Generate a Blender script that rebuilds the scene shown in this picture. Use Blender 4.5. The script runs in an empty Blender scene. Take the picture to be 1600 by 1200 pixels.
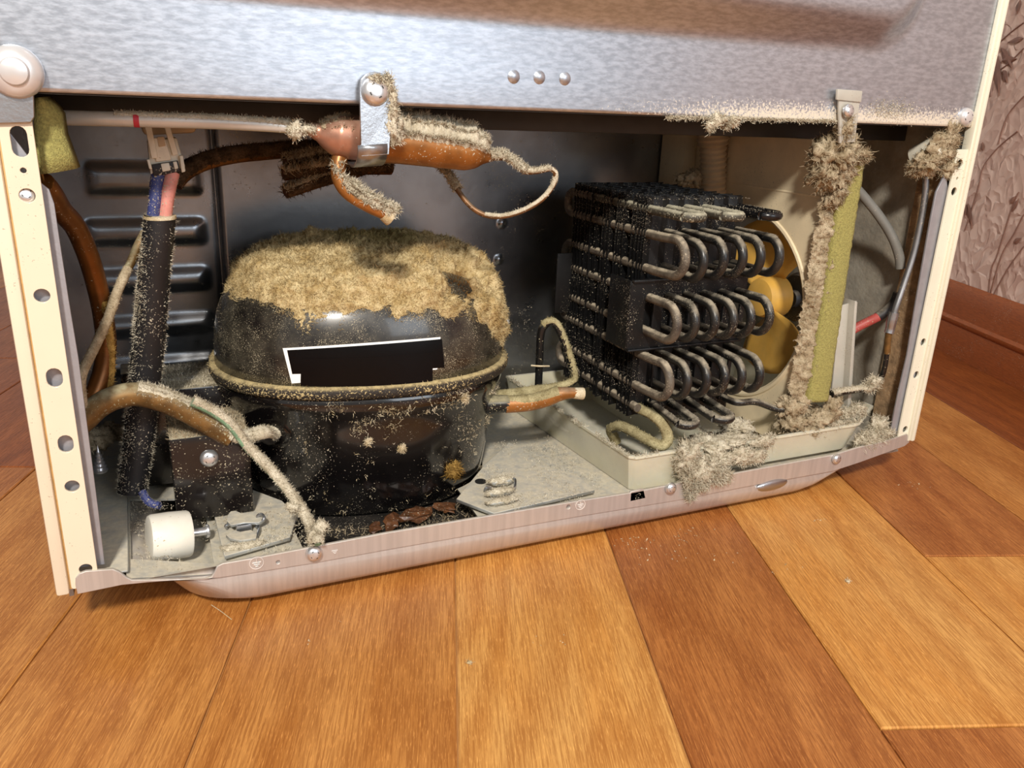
import bpy, bmesh, math, random
import numpy as np
from mathutils import Vector, Matrix
from mathutils.bvhtree import BVHTree
random.seed(7)
rng = np.random.default_rng(7)
S = bpy.context.scene
C = S.collection

# ------------------------------------------------------------------ camera, world, lights, exposure
F = 1270.0
CAM = np.array([0.04483641, -0.37990715, 0.25220398])
R = np.array([[0.91148273, -0.10000119, 0.39899749],
              [-0.40954985, -0.31098472, 0.85764644],
              [0.03831646, -0.94513928, -0.32441267]])      # columns: camera right, down, forward
cd = bpy.data.cameras.new('camera'); cam = bpy.data.objects.new('camera', cd); C.objects.link(cam)
cd.sensor_fit = 'HORIZONTAL'; cd.sensor_width = 36; cd.lens = F / 1600 * 36
cd.clip_start = 0.01; cd.clip_end = 50
cam.matrix_world = Matrix(((R[0, 0], -R[0, 1], -R[0, 2], CAM[0]), (R[1, 0], -R[1, 1], -R[1, 2], CAM[1]),
                           (R[2, 0], -R[2, 1], -R[2, 2], CAM[2]), (0, 0, 0, 1)))
S.camera = cam
S.view_settings.view_transform = 'Standard'; S.view_settings.look = 'None'
S.view_settings.gamma = 1; S.view_settings.use_curve_mapping = False
S.view_settings.exposure = 0.0
w = bpy.data.worlds.new('room_light'); S.world = w; w.use_nodes = True
w.node_tree.nodes['Background'].inputs[0].default_value = (1.0, 0.96, 0.92, 1)
w.node_tree.nodes['Background'].inputs[1].default_value = 0.45


def area(name, loc, target, size, power, col):
    l = bpy.data.lights.new(name, 'AREA'); l.shape = 'RECTANGLE'; l.size = size[0]; l.size_y = size[1]
    l.energy = power; l.color = col
    o = bpy.data.objects.new(name, l); C.objects.link(o); o.location = loc
    o.rotation_euler = (Vector(target) - Vector(loc)).to_track_quat('-Z', 'Y').to_euler()
    return o


area('room_lamp', (-0.32, -1.18, 1.18), (0.25, 0.05, 0.15), (0.15, 0.15), 31, (1.0, 0.94, 0.85))
area('window_light', (0.75, -2.1, 0.95), (0.25, 0.0, 0.25), (0.9, 0.9), 13, (0.84, 0.92, 1.0))


# ------------------------------------------------------------------ pixel -> point on a known plane
def ray(px, py): return R @ np.array([px - 800.0, py - 600.0, F])
def aty(px, py, y): r = ray(px, py); return CAM + r * (y - CAM[1]) / r[1]
def atz(px, py, z): r = ray(px, py); return CAM + r * (z - CAM[2]) / r[2]
def atx(px, py, x): r = ray(px, py); return CAM + r * (x - CAM[0]) / r[0]


# ------------------------------------------------------------------ numpy noise
_T = rng.random(4096)
def _h(i, j, k): return _T[(i * 73856093 ^ j * 19349663 ^ k * 83492791) & 4095]
def vnoise(p):
    p = np.asarray(p, float); i = np.floor(p).astype(np.int64); f = p - i; f = f * f * (3 - 2 * f)
    a, b, c = i[:, 0], i[:, 1], i[:, 2]; u, v, q = f[:, 0], f[:, 1], f[:, 2]
    L = lambda x, y, t: x + (y - x) * t
    return L(L(L(_h(a, b, c), _h(a + 1, b, c), u), L(_h(a, b + 1, c), _h(a + 1, b + 1, c), u), v),
             L(L(_h(a, b, c + 1), _h(a + 1, b, c + 1), u), L(_h(a, b + 1, c + 1), _h(a + 1, b + 1, c + 1), u), v), q)
def fbm(p, o=3):
    s = 0; a = 1; t = 0
    for n in range(o): s = s + a * vnoise(np.asarray(p) * 2 ** n + 17.3 * n); t += a; a *= .5
    return s / t
def sstep(a, b, x): t = np.clip((x - a) / (b - a), 0, 1); return t * t * (3 - 2 * t)


# ------------------------------------------------------------------ materials
def sr(r, g, b):
    f = lambda c: (c / 255 / 12.92) if c / 255 <= .04045 else ((c / 255 + .055) / 1.055) ** 2.4
    return (f(r), f(g), f(b), 1)
DUSTC = sr(188, 176, 154)
def mul(c, k): return (min(1, c[0] * k), min(1, c[1] * k), min(1, c[2] * k), 1)


class NT:
    def __init__(s, name):
        s.m = bpy.data.materials.new(name); s.m.use_nodes = True; s.t = s.m.node_tree
        s.b = s.t.nodes['Principled BSDF']; s.tc = s.n('ShaderNodeTexCoord')
    def n(s, ty, **kw):
        x = s.t.nodes.new(ty)
        for k, v in kw.items(): setattr(x, k, v)
        return x
    def l(s, a, b): s.t.links.new(a, b)
    def noise(s, scale, stretch=(1, 1, 1), detail=3, rough=.6, vec=None, rot=(0, 0, 0)):
        mp = s.n('ShaderNodeMapping'); mp.inputs['Scale'].default_value = stretch; mp.inputs['Rotation'].default_value = rot
        s.l(vec or s.tc.outputs['Object'], mp.inputs['Vector'])
        x = s.n('ShaderNodeTexNoise'); x.inputs['Scale'].default_value = scale; x.inputs['Detail'].default_value = detail
        x.inputs['Roughness'].default_value = rough
        s.l(mp.outputs[0], x.inputs['Vector']); return x.outputs['Fac']
    def ramp(s, fac, a, b, va=0., vb=1.):
        x = s.n('ShaderNodeMapRange'); x.interpolation_type = 'SMOOTHSTEP'
        x.inputs[1].default_value = a; x.inputs[2].default_value = b; x.inputs[3].default_value = va; x.inputs[4].default_value = vb
        s.l(fac, x.inputs[0]); return x.outputs[0]
    def math(s, op, a, b):
        x = s.n('ShaderNodeMath', operation=op)
        for i, v in enumerate((a, b)):
            if isinstance(v, (int, float)): x.inputs[i].default_value = v
            else: s.l(v, x.inputs[i])
        return x.outputs[0]
    def mix(s, fac, a, b):
        x = s.n('ShaderNodeMix', data_type='RGBA')
        if isinstance(fac, (int, float)): x.inputs[0].default_value = fac
        else: s.l(fac, x.inputs[0])
        for i, v in ((6, a), (7, b)):
            if isinstance(v, tuple): x.inputs[i].default_value = v
            else: s.l(v, x.inputs[i])
        return x.outputs[2]
    def bump(s, h, strength, dist=.001):
        x = s.n('ShaderNodeBump'); x.inputs['Strength'].default_value = strength; x.inputs['Distance'].default_value = dist
        s.l(h, x.inputs['Height']); s.l(x.outputs[0], s.b.inputs['Normal'])
    def set(s, name, v):
        if isinstance(v, (int, float, tuple)): s.b.inputs[name].default_value = v
        else: s.l(v, s.b.inputs[name])


def mat(name, col, rough=.5, metal=0., var=.12, vscale=60, vstretch=(1, 1, 1), bump=0, bscale=300, bstretch=(1, 1, 1),
        top=0., speck=0., sscale=900, film=0., trans=0., dustc=DUSTC, coat=0., sss=0.):
    """general painted / metal / plastic surface; top = dust settled on upward faces, speck = scattered dust grains, film = thin blotchy dust film"""
    k = NT(name)
    c = k.mix(k.ramp(k.noise(vscale, vstretch), .3, .7), mul(col, 1 - var), mul(col, 1 + var))
    facs = []
    if top:
        g = k.n('ShaderNodeNewGeometry'); sp = k.n('ShaderNodeSeparateXYZ'); k.l(g.outputs['Normal'], sp.inputs[0])
        u = k.ramp(sp.outputs[2], .25, .85)
        facs.append(k.math('MULTIPLY', u, k.ramp(k.noise(170, detail=5), .30, .62, .35 * top, min(1, top * 1.15))))
    if speck:
        nz = k.noise(sscale, detail=2)
        lo = k.ramp(k.noise(45, detail=3), .35, .65, -.05, .07)
        facs.append(k.ramp(k.math('ADD', nz, lo), .72 - .14 * speck, .76 - .12 * speck))
    if film: facs.append(k.ramp(k.noise(55, detail=6, rough=.7), .3, .7, 0, film))
    f = None
    for x in facs: f = x if f is None else k.math('MAXIMUM', f, x)
    if f is not None:
        dc = k.mix(k.noise(420, detail=2), mul(dustc, .72), mul(dustc, 1.15))
        c = k.mix(f, c, dc)
        k.set('Roughness', k.math('ADD', k.math('MULTIPLY', f, 1 - rough), rough))
        if metal: k.set('Metallic', k.math('MULTIPLY', k.math('SUBTRACT', 1.0, f), metal))
        if trans: k.set('Transmission Weight', k.math('MULTIPLY', k.math('SUBTRACT', 1.0, f), trans))
    else:
        k.set('Roughness', rough); k.set('Metallic', metal); k.set('Transmission Weight', trans)
    k.set('Base Color', c)
    if coat: k.set('Coat Weight', coat); k.set('Coat Roughness', .08)
    if sss: k.set('Subsurface Weight', sss); k.set('Subsurface Radius', (.01, .008, .005)); k.set('Subsurface Scale', .5)
    if bump: k.bump(k.noise(bscale, bstretch, detail=4), bump)
    return k.m


def fluff(name, col, col2, stain_shade=None, scale=120):
    k = NT(name)
    c = k.mix(k.ramp(k.noise(scale, detail=5, rough=.7), .32, .68), col2, col)
    c = k.mix(k.ramp(k.noise(1500, detail=1), .35, .65, 0, .35), c, mul(col2, .6))
    if stain_shade:
        for (ctr, rad, sc) in stain_shade:
            v = k.n('ShaderNodeVectorMath', operation='DISTANCE'); k.l(k.tc.outputs['Object'], v.inputs[0]); v.inputs[1].default_value = ctr
            d = k.math('ADD', v.outputs['Value'], k.math('MULTIPLY', k.math('SUBTRACT', k.noise(90, detail=4), .5), rad * 1.2))
            c = k.mix(k.ramp(d, rad * .45, rad * 1.15, 1, 0), c, sc)
    k.set('Base Color', c); k.set('Roughness', 1.0); k.set('Specular IOR Level', .05)
    k.bump(k.noise(1400, detail=3), .6, .0006)
    return k.m


def rear_metal():
    k = NT('galvanised_rear_sheet')
    n1 = k.noise(520, (.34, 1, 1.0), detail=3, rough=.6); n2 = k.noise(6, detail=2)
    c = k.mix(k.ramp(n1, .3, .7), sr(172, 178, 188), sr(198, 204, 214))
    sp = k.n('ShaderNodeSeparateXYZ'); k.l(k.tc.outputs['Object'], sp.inputs[0])
    # dust clinging to the sheet just above its lower edge, towards the right end
    low = k.math('MULTIPLY', k.ramp(sp.outputs[2], .250, .2665, 1, 0), k.ramp(sp.outputs[0], .22, .40))
    nz = k.noise(700, detail=4, rough=.75)
    d = k.ramp(k.math('ADD', nz, k.math('MULTIPLY', low, .28)), .62, .74)
    d = k.math('MULTIPLY', d, k.ramp(low, .02, .2))
    k.set('Base Color', k.mix(d, c, sr(214, 204, 186)))
    k.set('Metallic', k.math('MULTIPLY', k.math('SUBTRACT', 1.0, d), .86))
    k.set('Roughness', k.math('ADD', k.ramp(n1, .2, .8, .31, .37), k.math('MULTIPLY', d, .5)))
    k.bump(n1, .08, .0005)
    return k.m


def wood(name, a, b, c2):
    k = NT(name)
    oi = k.n('ShaderNodeObjectInfo')
    vm = k.n('ShaderNodeVectorMath', operation='MULTIPLY_ADD'); vm.inputs[1].default_value = (1, 1, 1)
    cx = k.n('ShaderNodeCombineXYZ'); k.l(k.math('MULTIPLY', oi.outputs['Random'], 7.0), cx.inputs[0]); k.l(k.math('MULTIPLY', oi.outputs['Random'], 3.1), cx.inputs[1])
    k.l(k.tc.outputs['Object'], vm.inputs[0]); k.l(cx.outputs[0], vm.inputs[2]); v = vm.outputs[0]
    warp = k.noise(3.2, (1, 3.5, 1), detail=2, rough=.4, vec=v)
    sp = k.n('ShaderNodeSeparateXYZ'); k.l(v, sp.inputs[0])
    ring = k.math('ADD', k.math('MULTIPLY', sp.outputs[1], 30.0), k.math('MULTIPLY', warp, 7.0))
    fr = k.math('PINGPONG', ring, .5)
    base = k.mix(k.ramp(k.noise(5, (1, 5, 1), detail=4, vec=v), .3, .7), a, b)
    base = k.mix(k.ramp(fr, .0, .4, .42, 0.), base, c2)
    fine = k.noise(42, (1, 26, 1), detail=5, rough=.7, vec=v)
    base = k.mix(k.ramp(fine, .40, .60, .62, 0), base, mul(c2, .8))
    pores = k.noise(150, (1, 14, 1), detail=2, vec=v)
    base = k.mix(k.ramp(pores, .56, .68, 0, .5), base, mul(a, 1.35))
    k.set('Base Color', base)
    k.set('Roughness', k.ramp(fine, .3, .7, .46, .34)); k.set('Specular IOR Level', .4)
    k.bump(fine, .22, .0006)
    return k.m


def wallpaper():
    k = NT('mauve_wallpaper')
    n = k.noise(26, detail=2)
    vm = k.n('ShaderNodeVectorMath', operation='MULTIPLY_ADD'); cx = k.n('ShaderNodeCombineXYZ'); k.l(n, cx.inputs[0]); k.l(n, cx.inputs[2])
    vm.inputs[1].default_value = (.05, .05, .05); k.l(cx.outputs[0], vm.inputs[0]); k.l(k.tc.outputs['Object'], vm.inputs[2])
    def facets(rx, sc):
        m1 = k.n('ShaderNodeMapping'); m1.inputs['Rotation'].default_value = (rx, .1, -.35); k.l(vm.outputs[0], m1.inputs[0])
        m2 = k.n('ShaderNodeMapping'); m2.inputs['Scale'].default_value = (.6, 1, .27); k.l(m1.outputs[0], m2.inputs[0])
        v = k.n('ShaderNodeTexVoronoi'); v.inputs['Scale'].default_value = sc; k.l(m2.outputs[0], v.inputs['Vector']); return v
    va, vb = facets(.55, 95), facets(-.75, 105)
    sel = k.ramp(k.noise(38, detail=1), .48, .52)
    col = k.mix(sel, va.outputs['Color'], vb.outputs['Color']); bw = k.n('ShaderNodeSeparateColor'); k.l(col, bw.inputs[0])
    dist = k.math('ADD', k.math('MULTIPLY', va.outputs['Distance'], k.math('SUBTRACT', 1.0, sel)), k.math('MULTIPLY', vb.outputs['Distance'], sel))
    c = k.mix(k.ramp(bw.outputs[0], .1, .9), sr(200, 172, 162), sr(228, 206, 196))
    c = k.mix(k.ramp(dist, .0, .6, .3, 0), c, sr(242, 226, 218))
    k.set('Base Color', c); k.set('Roughness', .55)
    k.bump(dist, .6, .003)
    return k.m


HOLE = np.array([.2115, .0640, .1500])       # burnt hollow in the dust on the compressor
M = {}
M['galv'] = mat('galvanised_steel', sr(176, 178, 182), .32, .95, .1, 90, (.3, 1, 1), bump=.12, bscale=500)
M['galv_in'] = mat('galvanised_compartment_wall', sr(150, 153, 158), .27, .95, .14, 26, bump=.05, bscale=260, speck=.12, film=.06)
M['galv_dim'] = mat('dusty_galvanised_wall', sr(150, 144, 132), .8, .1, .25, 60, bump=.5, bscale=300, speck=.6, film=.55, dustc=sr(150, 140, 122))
M['strip'] = mat('base_pan_steel', sr(204, 198, 194), .42, .6, .07, 110, (3, 1, .12), bump=.05, bscale=400, bstretch=(2, 1, .15), top=.6)
M['pan_in'] = mat('dusty_pan_floor', sr(186, 190, 190), .4, .8, .08, 60, top=1.6, dustc=sr(206, 197, 176), film=.3)
M['cream'] = mat('cream_enamel', sr(228, 214, 190), .38, 0, .02, 30, speck=.02, coat=.2)
M['cream_r'] = mat('ivory_enamel', sr(232, 228, 208), .4, 0, .03, 30, speck=.06)
M['cream_line'] = mat('ochre_paint_groove', sr(196, 156, 98), .5, 0, .12, 200)
M['lip'] = mat('grey_liner_edge', sr(168, 168, 174), .45, .5, .06, 120, bump=.1, bscale=900)
M['black'] = mat('black_gloss_enamel', sr(14, 12, 12), .16, 0, .2, 60, top=.12, speck=.10, sscale=1100, coat=.6)
M['dome'] = mat('dusty_black_enamel', sr(22, 19, 18), .27, 0, .2, 60, speck=.5, sscale=2300, film=.08, dustc=sr(206, 194, 164), coat=.35)
M['rim'] = mat('dusty_seam_rim', sr(40, 34, 28), .6, 0, .2, 200, top=1.1, speck=.9, dustc=sr(196, 176, 128), bump=.7, bscale=900)
M['bracket'] = mat('black_bracket_enamel', sr(20, 16, 16), .22, 0, .2, 60, top=1.0, speck=.3, dustc=sr(190, 178, 150), coat=.4)
M['tape'] = mat('black_tape', sr(6, 5, 6), .3, 0, .1, 200, bump=.06, bscale=300)
M['paper'] = mat('white_sticker', sr(246, 246, 244), .5, 0, .02)
M['copper'] = mat('brown_copper', sr(152, 98, 46), .36, .45, .22, 90, speck=.25, top=.35)
M['copper_pink'] = mat('bare_copper', sr(180, 132, 110), .34, .6, .15, 110, speck=.18, top=.2)
M['copper_dirty'] = mat('tarnished_copper', sr(118, 88, 48), .5, .5, .35, 130, speck=.5, top=.8, dustc=sr(172, 164, 132))
M['copper_dark'] = mat('dark_copper_pipe', sr(112, 68, 26), .38, .6, .3, 60, speck=.2)
M['pipe_steel'] = mat('silver_painted_tube', sr(206, 204, 198), .32, .25, .06, 90, top=.75)
M['pipe_grey'] = mat('grey_steel_tube', sr(150, 150, 152), .35, .8, .1, 90, speck=.2)
M['red'] = mat('red_paint', sr(188, 44, 62), .5)
M['rubber'] = mat('black_sleeve', sr(26, 24, 26), .55, 0, .2, 80, speck=.35, top=.4)
M['blackpipe'] = mat('black_coated_pipe', sr(22, 22, 23), .28, 0, .2, 80, speck=.35, top=.75, dustc=sr(176, 166, 132))
M['coil'] = mat('condenser_tube_black', sr(24, 25, 27), .3, .1, .2, 120, speck=.25, top=.7, sscale=1700, film=.05, dustc=sr(180, 168, 146))
M['coil_bare'] = mat('condenser_tube_clean', sr(20, 20, 22), .25, .1, .2, 120, speck=.1)
M['coil_top'] = mat('condenser_tube_dusted', sr(70, 66, 56), .6, .1, .2, 120, speck=.8, top=1.2, dustc=sr(190, 184, 160))
M['fin'] = mat('condenser_fin_black', sr(20, 20, 21), .45, .2, .2, 120, speck=.22, sscale=1500)
M['foam'] = mat('olive_foam', sr(158, 151, 88), .95, 0, .22, 900, bump=.8, bscale=1500)
M['foam_dust'] = mat('dusty_foam_side', sr(150, 134, 112), 1, 0, .4, 500, bump=1, bscale=900)
M['shroud'] = mat('beige_plastic', sr(238, 220, 184), .5, 0, .08, 40, speck=.10, film=.12, sss=.0)
M['tray'] = mat('translucent_tray_plastic', sr(224, 218, 194), .38, 0, .06, 40, speck=.4, sscale=1300, trans=.22, top=.5, dustc=sr(226, 220, 204), sss=.3)
M['plastic_clear'] = mat('milky_plastic', sr(222, 218, 206), .35, 0, .05, 60, trans=.42, speck=.3)
M['white_pl'] = mat('white_plastic', sr(232, 228, 216), .42, 0, .04, 60, speck=.28, dustc=sr(180, 160, 120), film=.12, sss=.1)
M['conn'] = mat('ivory_connector_plastic', sr(220, 216, 200), .45, 0, .06, 200, speck=.1, top=.3)
M['conn_dim'] = mat('yellowed_plastic', sr(196, 176, 146), .5, 0, .1, 90, film=.2)
M['yellow'] = mat('amber_fan_plastic', sr(236, 184, 84), .42, 0, .12, 30, film=.35, dustc=sr(206, 176, 110), trans=.12)
M['motor'] = mat('grey_motor', sr(92, 96, 100), .45, .4, .2, 60, top=.9, speck=.4)
M['chrome'] = mat('zinc_screw', sr(222, 222, 224), .28, .85, .06, 300)
M['slot'] = mat('screw_recess', sr(60, 58, 56), .5, .7)
M['hole'] = mat('hole_dark', sr(20, 19, 18), .8)
M['pearl'] = mat('pearly_screw_cap', sr(216, 214, 214), .3, .45, .04, 60, coat=.4)
M['pink'] = mat('pink_wire', sr(214, 140, 128), .6, 0, .1, 200, speck=.5)
M['blue'] = mat('blue_wire', sr(58, 66, 118), .6, 0, .15, 200, speck=.45)
M['green'] = mat('green_yellow_wire', sr(112, 142, 112), .6, 0, .25, 60, speck=.6, top=.8, dustc=sr(206, 200, 178))
M['redwire'] = mat('red_cable', sr(172, 76, 70), .5, 0, .1, 90, speck=.2)
M['greycable'] = mat('grey_cable', sr(120, 118, 112), .6, 0, .1, 90, speck=.3)
M['brownwall'] = mat('brown_dusty_liner', sr(140, 114, 84), .95, 0, .3, 120, bump=1, bscale=260, speck=.2)
M['leafdry'] = mat('brown_scrap', sr(92, 58, 34), .4, 0, .4, 200, speck=.2, coat=.3)
M['return_shade'] = mat('shaded_return_steel', sr(60, 58, 55), .6, .4)  # darkened steel: shade under the rear sheet edge put into the colour
M['pit'] = mat('dark_pan_well', sr(38, 34, 30), .7, .2, .3, 120, bump=.5, bscale=500, speck=.3)  # well plate under the compressor, much darker than the pan floor
M['coil_dusty'] = mat('condenser_tube_dusty', sr(60, 52, 46), .55, .1, .2, 160, speck=.4, top=.9, sscale=1500, film=.3, dustc=sr(188, 174, 150))
M['capillary'] = mat('capillary_copper', sr(116, 82, 50), .45, .4, .3, 160, speck=.25, top=.25)
M['dust_olive'] = fluff('olive_dust', sr(192, 180, 140), sr(146, 134, 98))
M['stamp'] = mat('pressed_mark', sr(236, 228, 222), .5, .2)
M['joint_glint'] = mat('plank_joint_glint', sr(176, 124, 70), .8)  # pale joint colour imitates the glint of the plank bevels
M['base_wood'] = mat('baseboard_brown', sr(146, 78, 34), .46, 0, .16, 30, (4, 4, 30), bump=.05, speck=.05)
M['leafprint'] = mat('wallpaper_leaf_print', sr(140, 106, 94), .5, 0, .15, 60)
M['tape'].node_tree.nodes['Principled BSDF'].inputs['Specular IOR Level'].default_value = .18
M['rear'] = rear_metal()
M['wall'] = wallpaper()
M['dust_tan'] = fluff('tan_dust', sr(218, 199, 154), sr(174, 148, 100), [((.178, .118, .176), .034, sr(150, 134, 90)), (tuple(HOLE), .0150, sr(104, 66, 22)), ((.196, .092, .164), .010, sr(140, 112, 74))])  # olive spot paints shade on the cap's top rear; brown spots are stains
M['dust_grey'] = fluff('grey_dust', sr(224, 215, 194), sr(180, 168, 144))
M['dust_brown'] = fluff('brown_dust', sr(200, 184, 156), sr(150, 132, 104))
M['dust_dark'] = fluff('dark_brown_dust', sr(96, 76, 56), sr(52, 40, 28))
M['dust_ochre'] = fluff('ochre_dust', sr(196, 160, 92), sr(112, 80, 32))
M['lint_white'] = fluff('pale_lint', sr(228, 216, 190), sr(190, 168, 126))
WOODS = {'gold': wood('plank_golden', sr(216, 162, 92), sr(206, 140, 66), sr(166, 100, 38)),
         'amber': wood('plank_amber', sr(204, 144, 78), sr(182, 118, 54), sr(148, 84, 30)),
         'red': wood('plank_reddish', sr(188, 124, 66), sr(164, 98, 46), sr(128, 66, 24)),
         'dark': wood('plank_dark', sr(158, 88, 38), sr(138, 72, 28), sr(104, 50, 18))}


# ------------------------------------------------------------------ object helpers
def link(name, me, m, parent=None, smooth=True):
    if m is not None and not me.materials: me.materials.append(M[m] if isinstance(m, str) else m)
    o = bpy.data.objects.new(name, me); C.objects.link(o)
    if smooth and len(me.polygons): me.polygons.foreach_set('use_smooth', [True] * len(me.polygons))
    if parent is not None: adopt(o, parent)
    return o
def adopt(o, parent):
    o.parent = parent
    loc = parent.location + (parent.parent.location if parent.parent else Vector())
    if parent.parent: o.matrix_parent_inverse = Matrix()
    else: o.matrix_parent_inverse = Matrix.Translation(-parent.location)
def thing(name, loc, label, cat, group=None):
    o = bpy.data.objects.new(name, None); C.objects.link(o); o.location = Vector(loc); o.empty_display_size = .01
    o['label'] = label; o['category'] = cat
    if group: o['group'] = group
    return o
def tag(o, label, cat, group=None, kind=None):
    o['label'] = label; o['category'] = cat
    if group: o['group'] = group
    if kind: o['kind'] = kind
    return o
def mesh(name, v, f):
    me = bpy.data.meshes.new(name); me.from_pydata([tuple(map(float, x)) for x in v], [], [tuple(int(i) for i in q) for q in f]); me.update(); return me
def mesh_np(name, V, Fq):
    """fast mesh from vertex array and list of (n,k) face index arrays"""
    me = bpy.data.meshes.new(name); me.vertices.add(len(V)); me.vertices.foreach_set('co', np.asarray(V, np.float32).ravel())
    tot = np.concatenate([np.full(len(f), f.shape[1], np.int32) for f in Fq]); idx = np.concatenate([f.ravel() for f in Fq]).astype(np.int32)
    me.loops.add(len(idx)); me.loops.foreach_set('vertex_index', idx)
    me.polygons.add(len(tot)); st = np.concatenate([[0], np.cumsum(tot)[:-1]]).astype(np.int32); me.polygons.foreach_set('loop_start', st)
    me.update(calc_edges=True); return me


class MB:
    def __init__(s): s.v = []; s.f = []
    def add(s, v, f):
        b = len(s.v); s.v += [np.asarray(x, float) for x in v]; s.f += [tuple(i + b for i in q) for q in f]; return s
    def box(s, lo, hi, bev=0.0):
        lo = np.array(lo, float); hi = np.array(hi, float)
        if bev <= 0:
            v = [(x, y, z) for x in (lo[0], hi[0]) for y in (lo[1], hi[1]) for z in (lo[2], hi[2])]
            return s.add(v, [(0, 1, 3, 2), (4, 6, 7, 5), (0, 4, 5, 1), (2, 3, 7, 6), (0, 2, 6, 4), (1, 5, 7, 3)])
        bm = bmesh.new(); bmesh.ops.create_cube(bm, size=1)
        for q in bm.verts: q.co = Vector([lo[i] + (q.co[i] + .5) * (hi[i] - lo[i]) for i in range(3)])
        bmesh.ops.bevel(bm, geom=list(bm.edges), offset=bev, segments=2, affect='EDGES', profile=.5)
        return s.bm(bm)
    def bm(s, bm):
        bm.verts.index_update(); s.add([q.co[:] for q in bm.verts], [[q.index for q in f.verts] for f in bm.faces]); bm.free(); return s
    def tube(s, pts, r, seg=10, sub=6, caps=True, squash=None):
        p, rr = smooth_path(pts, r, sub); V, N, rings = tube_arr(p, rr, seg)
        n = len(p); f = [(i * seg + j, i * seg + (j + 1) % seg, (i + 1) * seg + (j + 1) % seg, (i + 1) * seg + j) for i in range(n - 1) for j in range(seg)]
        if caps: f += [tuple(range(seg - 1, -1, -1)), tuple((n - 1) * seg + j for j in range(seg))]
        return s.add(V, f)
    def lathe(s, c, axis, prof, seg=24):
        """prof: list of (radius, height along axis)"""
        ax = Vector(axis).normalized(); q = ax.to_track_quat('Z', 'Y').to_matrix(); c = Vector(c); V = []; f = []
        for (r, h) in prof:
            for j in range(seg):
                a = 2 * math.pi * j / seg; V.append(c + q @ Vector((r * math.cos(a), r * math.sin(a), h)))
        for i in range(len(prof) - 1):
            for j in range(seg): f.append((i * seg + j, i * seg + (j + 1) % seg, (i + 1) * seg + (j + 1) % seg, (i + 1) * seg + j))
        f += [tuple(range(seg - 1, -1, -1)), tuple((len(prof) - 1) * seg + j for j in range(seg))]
        return s.add(V, f)
    def quad_strip(s, A, B):
        n = len(A); return s.add(list(A) + list(B), [(i, i + 1, n + i + 1, n + i) for i in range(n - 1)])
    def build(s, name, m, parent=None, smooth=True, auto=True):
        me = mesh(name, s.v, s.f); o = link(name, me, m, parent, smooth)
        if smooth and auto:
            try: me.set_sharp_from_angle(angle=math.radians(38))
            except Exception: pass
        return o


def smooth_path(pts, r, sub):
    P = np.array([np.asarray(p, float) for p in pts]); n = len(P)
    rr = np.full(n, r, float) if np.isscalar(r) else np.array(r, float)
    if sub <= 1 or n < 3: return P, rr
    Q = []; q = []
    for i in range(n - 1):
        p0 = P[max(i - 1, 0)]; p1 = P[i]; p2 = P[i + 1]; p3 = P[min(i + 2, n - 1)]
        for t in np.linspace(0, 1, sub, endpoint=False):
            Q.append(.5 * ((2 * p1) + (-p0 + p2) * t + (2 * p0 - 5 * p1 + 4 * p2 - p3) * t * t + (-p0 + 3 * p1 - 3 * p2 + p3) * t ** 3))
            q.append(rr[i] + (rr[i + 1] - rr[i]) * t)
    Q.append(P[-1]); q.append(rr[-1]); return np.array(Q), np.array(q)
def tube_arr(p, rr, seg):
    n = len(p); T = np.gradient(p, axis=0); T /= np.linalg.norm(T, axis=1)[:, None] + 1e-12
    up = np.array([0, 0, 1.]) if abs(T[0, 2]) < .9 else np.array([1., 0, 0])
    u = np.cross(T[0], up); u /= np.linalg.norm(u); V = []; N = []
    for i in range(n):
        u = u - T[i] * u.dot(T[i]); u /= np.linalg.norm(u); v = np.cross(T[i], u)
        for j in range(seg):
            a = 2 * math.pi * j / seg; d = u * math.cos(a) + v * math.sin(a); N.append(d); V.append(p[i] + d * rr[i])
    return np.array(V), np.array(N), n
def px(seq):
    """[(px, py, depth y)] -> points"""
    return [aty(a, b, c) for a, b, c in seq]


def plate(name, outer, holes, thick, place, m, parent=None, bevel=0.0):
    """sheet-metal plate: closed outline with real holes in (u,v); place(u,v,w) -> xyz"""
    cu = bpy.data.curves.new('plate', 'CURVE'); cu.dimensions = '2D'; cu.fill_mode = 'BOTH'; cu.extrude = thick / 2; cu.bevel_depth = bevel; cu.bevel_resolution = 1
    for loop in [outer] + holes:
        sp = cu.splines.new('POLY'); sp.points.add(len(loop) - 1); sp.use_cyclic_u = True
        for q, (a, b) in zip(sp.points, loop): q.co = (a, b, 0, 1)
    ob = bpy.data.objects.new('plate', cu); C.objects.link(ob)
    dg = bpy.context.evaluated_depsgraph_get(); me = bpy.data.meshes.new_from_object(ob.evaluated_get(dg))
    bpy.data.objects.remove(ob); bpy.data.curves.remove(cu)
    for q in me.vertices: q.co = Vector([float(t) for t in place(q.co.x, q.co.y, q.co.z)])
    me.materials.clear(); me.name = name
    return link(name, me, m, parent, smooth=False)
def circ(u, v, ru, rv=None, n=20): rv = rv or ru; return [(u + ru * math.cos(2 * math.pi * i / n), v + rv * math.sin(2 * math.pi * i / n)) for i in range(n)]
def slot(u, v, w, h, n=8):
    r = w / 2; c = h / 2 - r
    return [(u + r * math.cos(a), v + c + r * math.sin(a)) for a in np.linspace(0, math.pi, n)] + [(u + r * math.cos(a), v - c + r * math.sin(a)) for a in np.linspace(math.pi, 2 * math.pi, n)]
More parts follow.
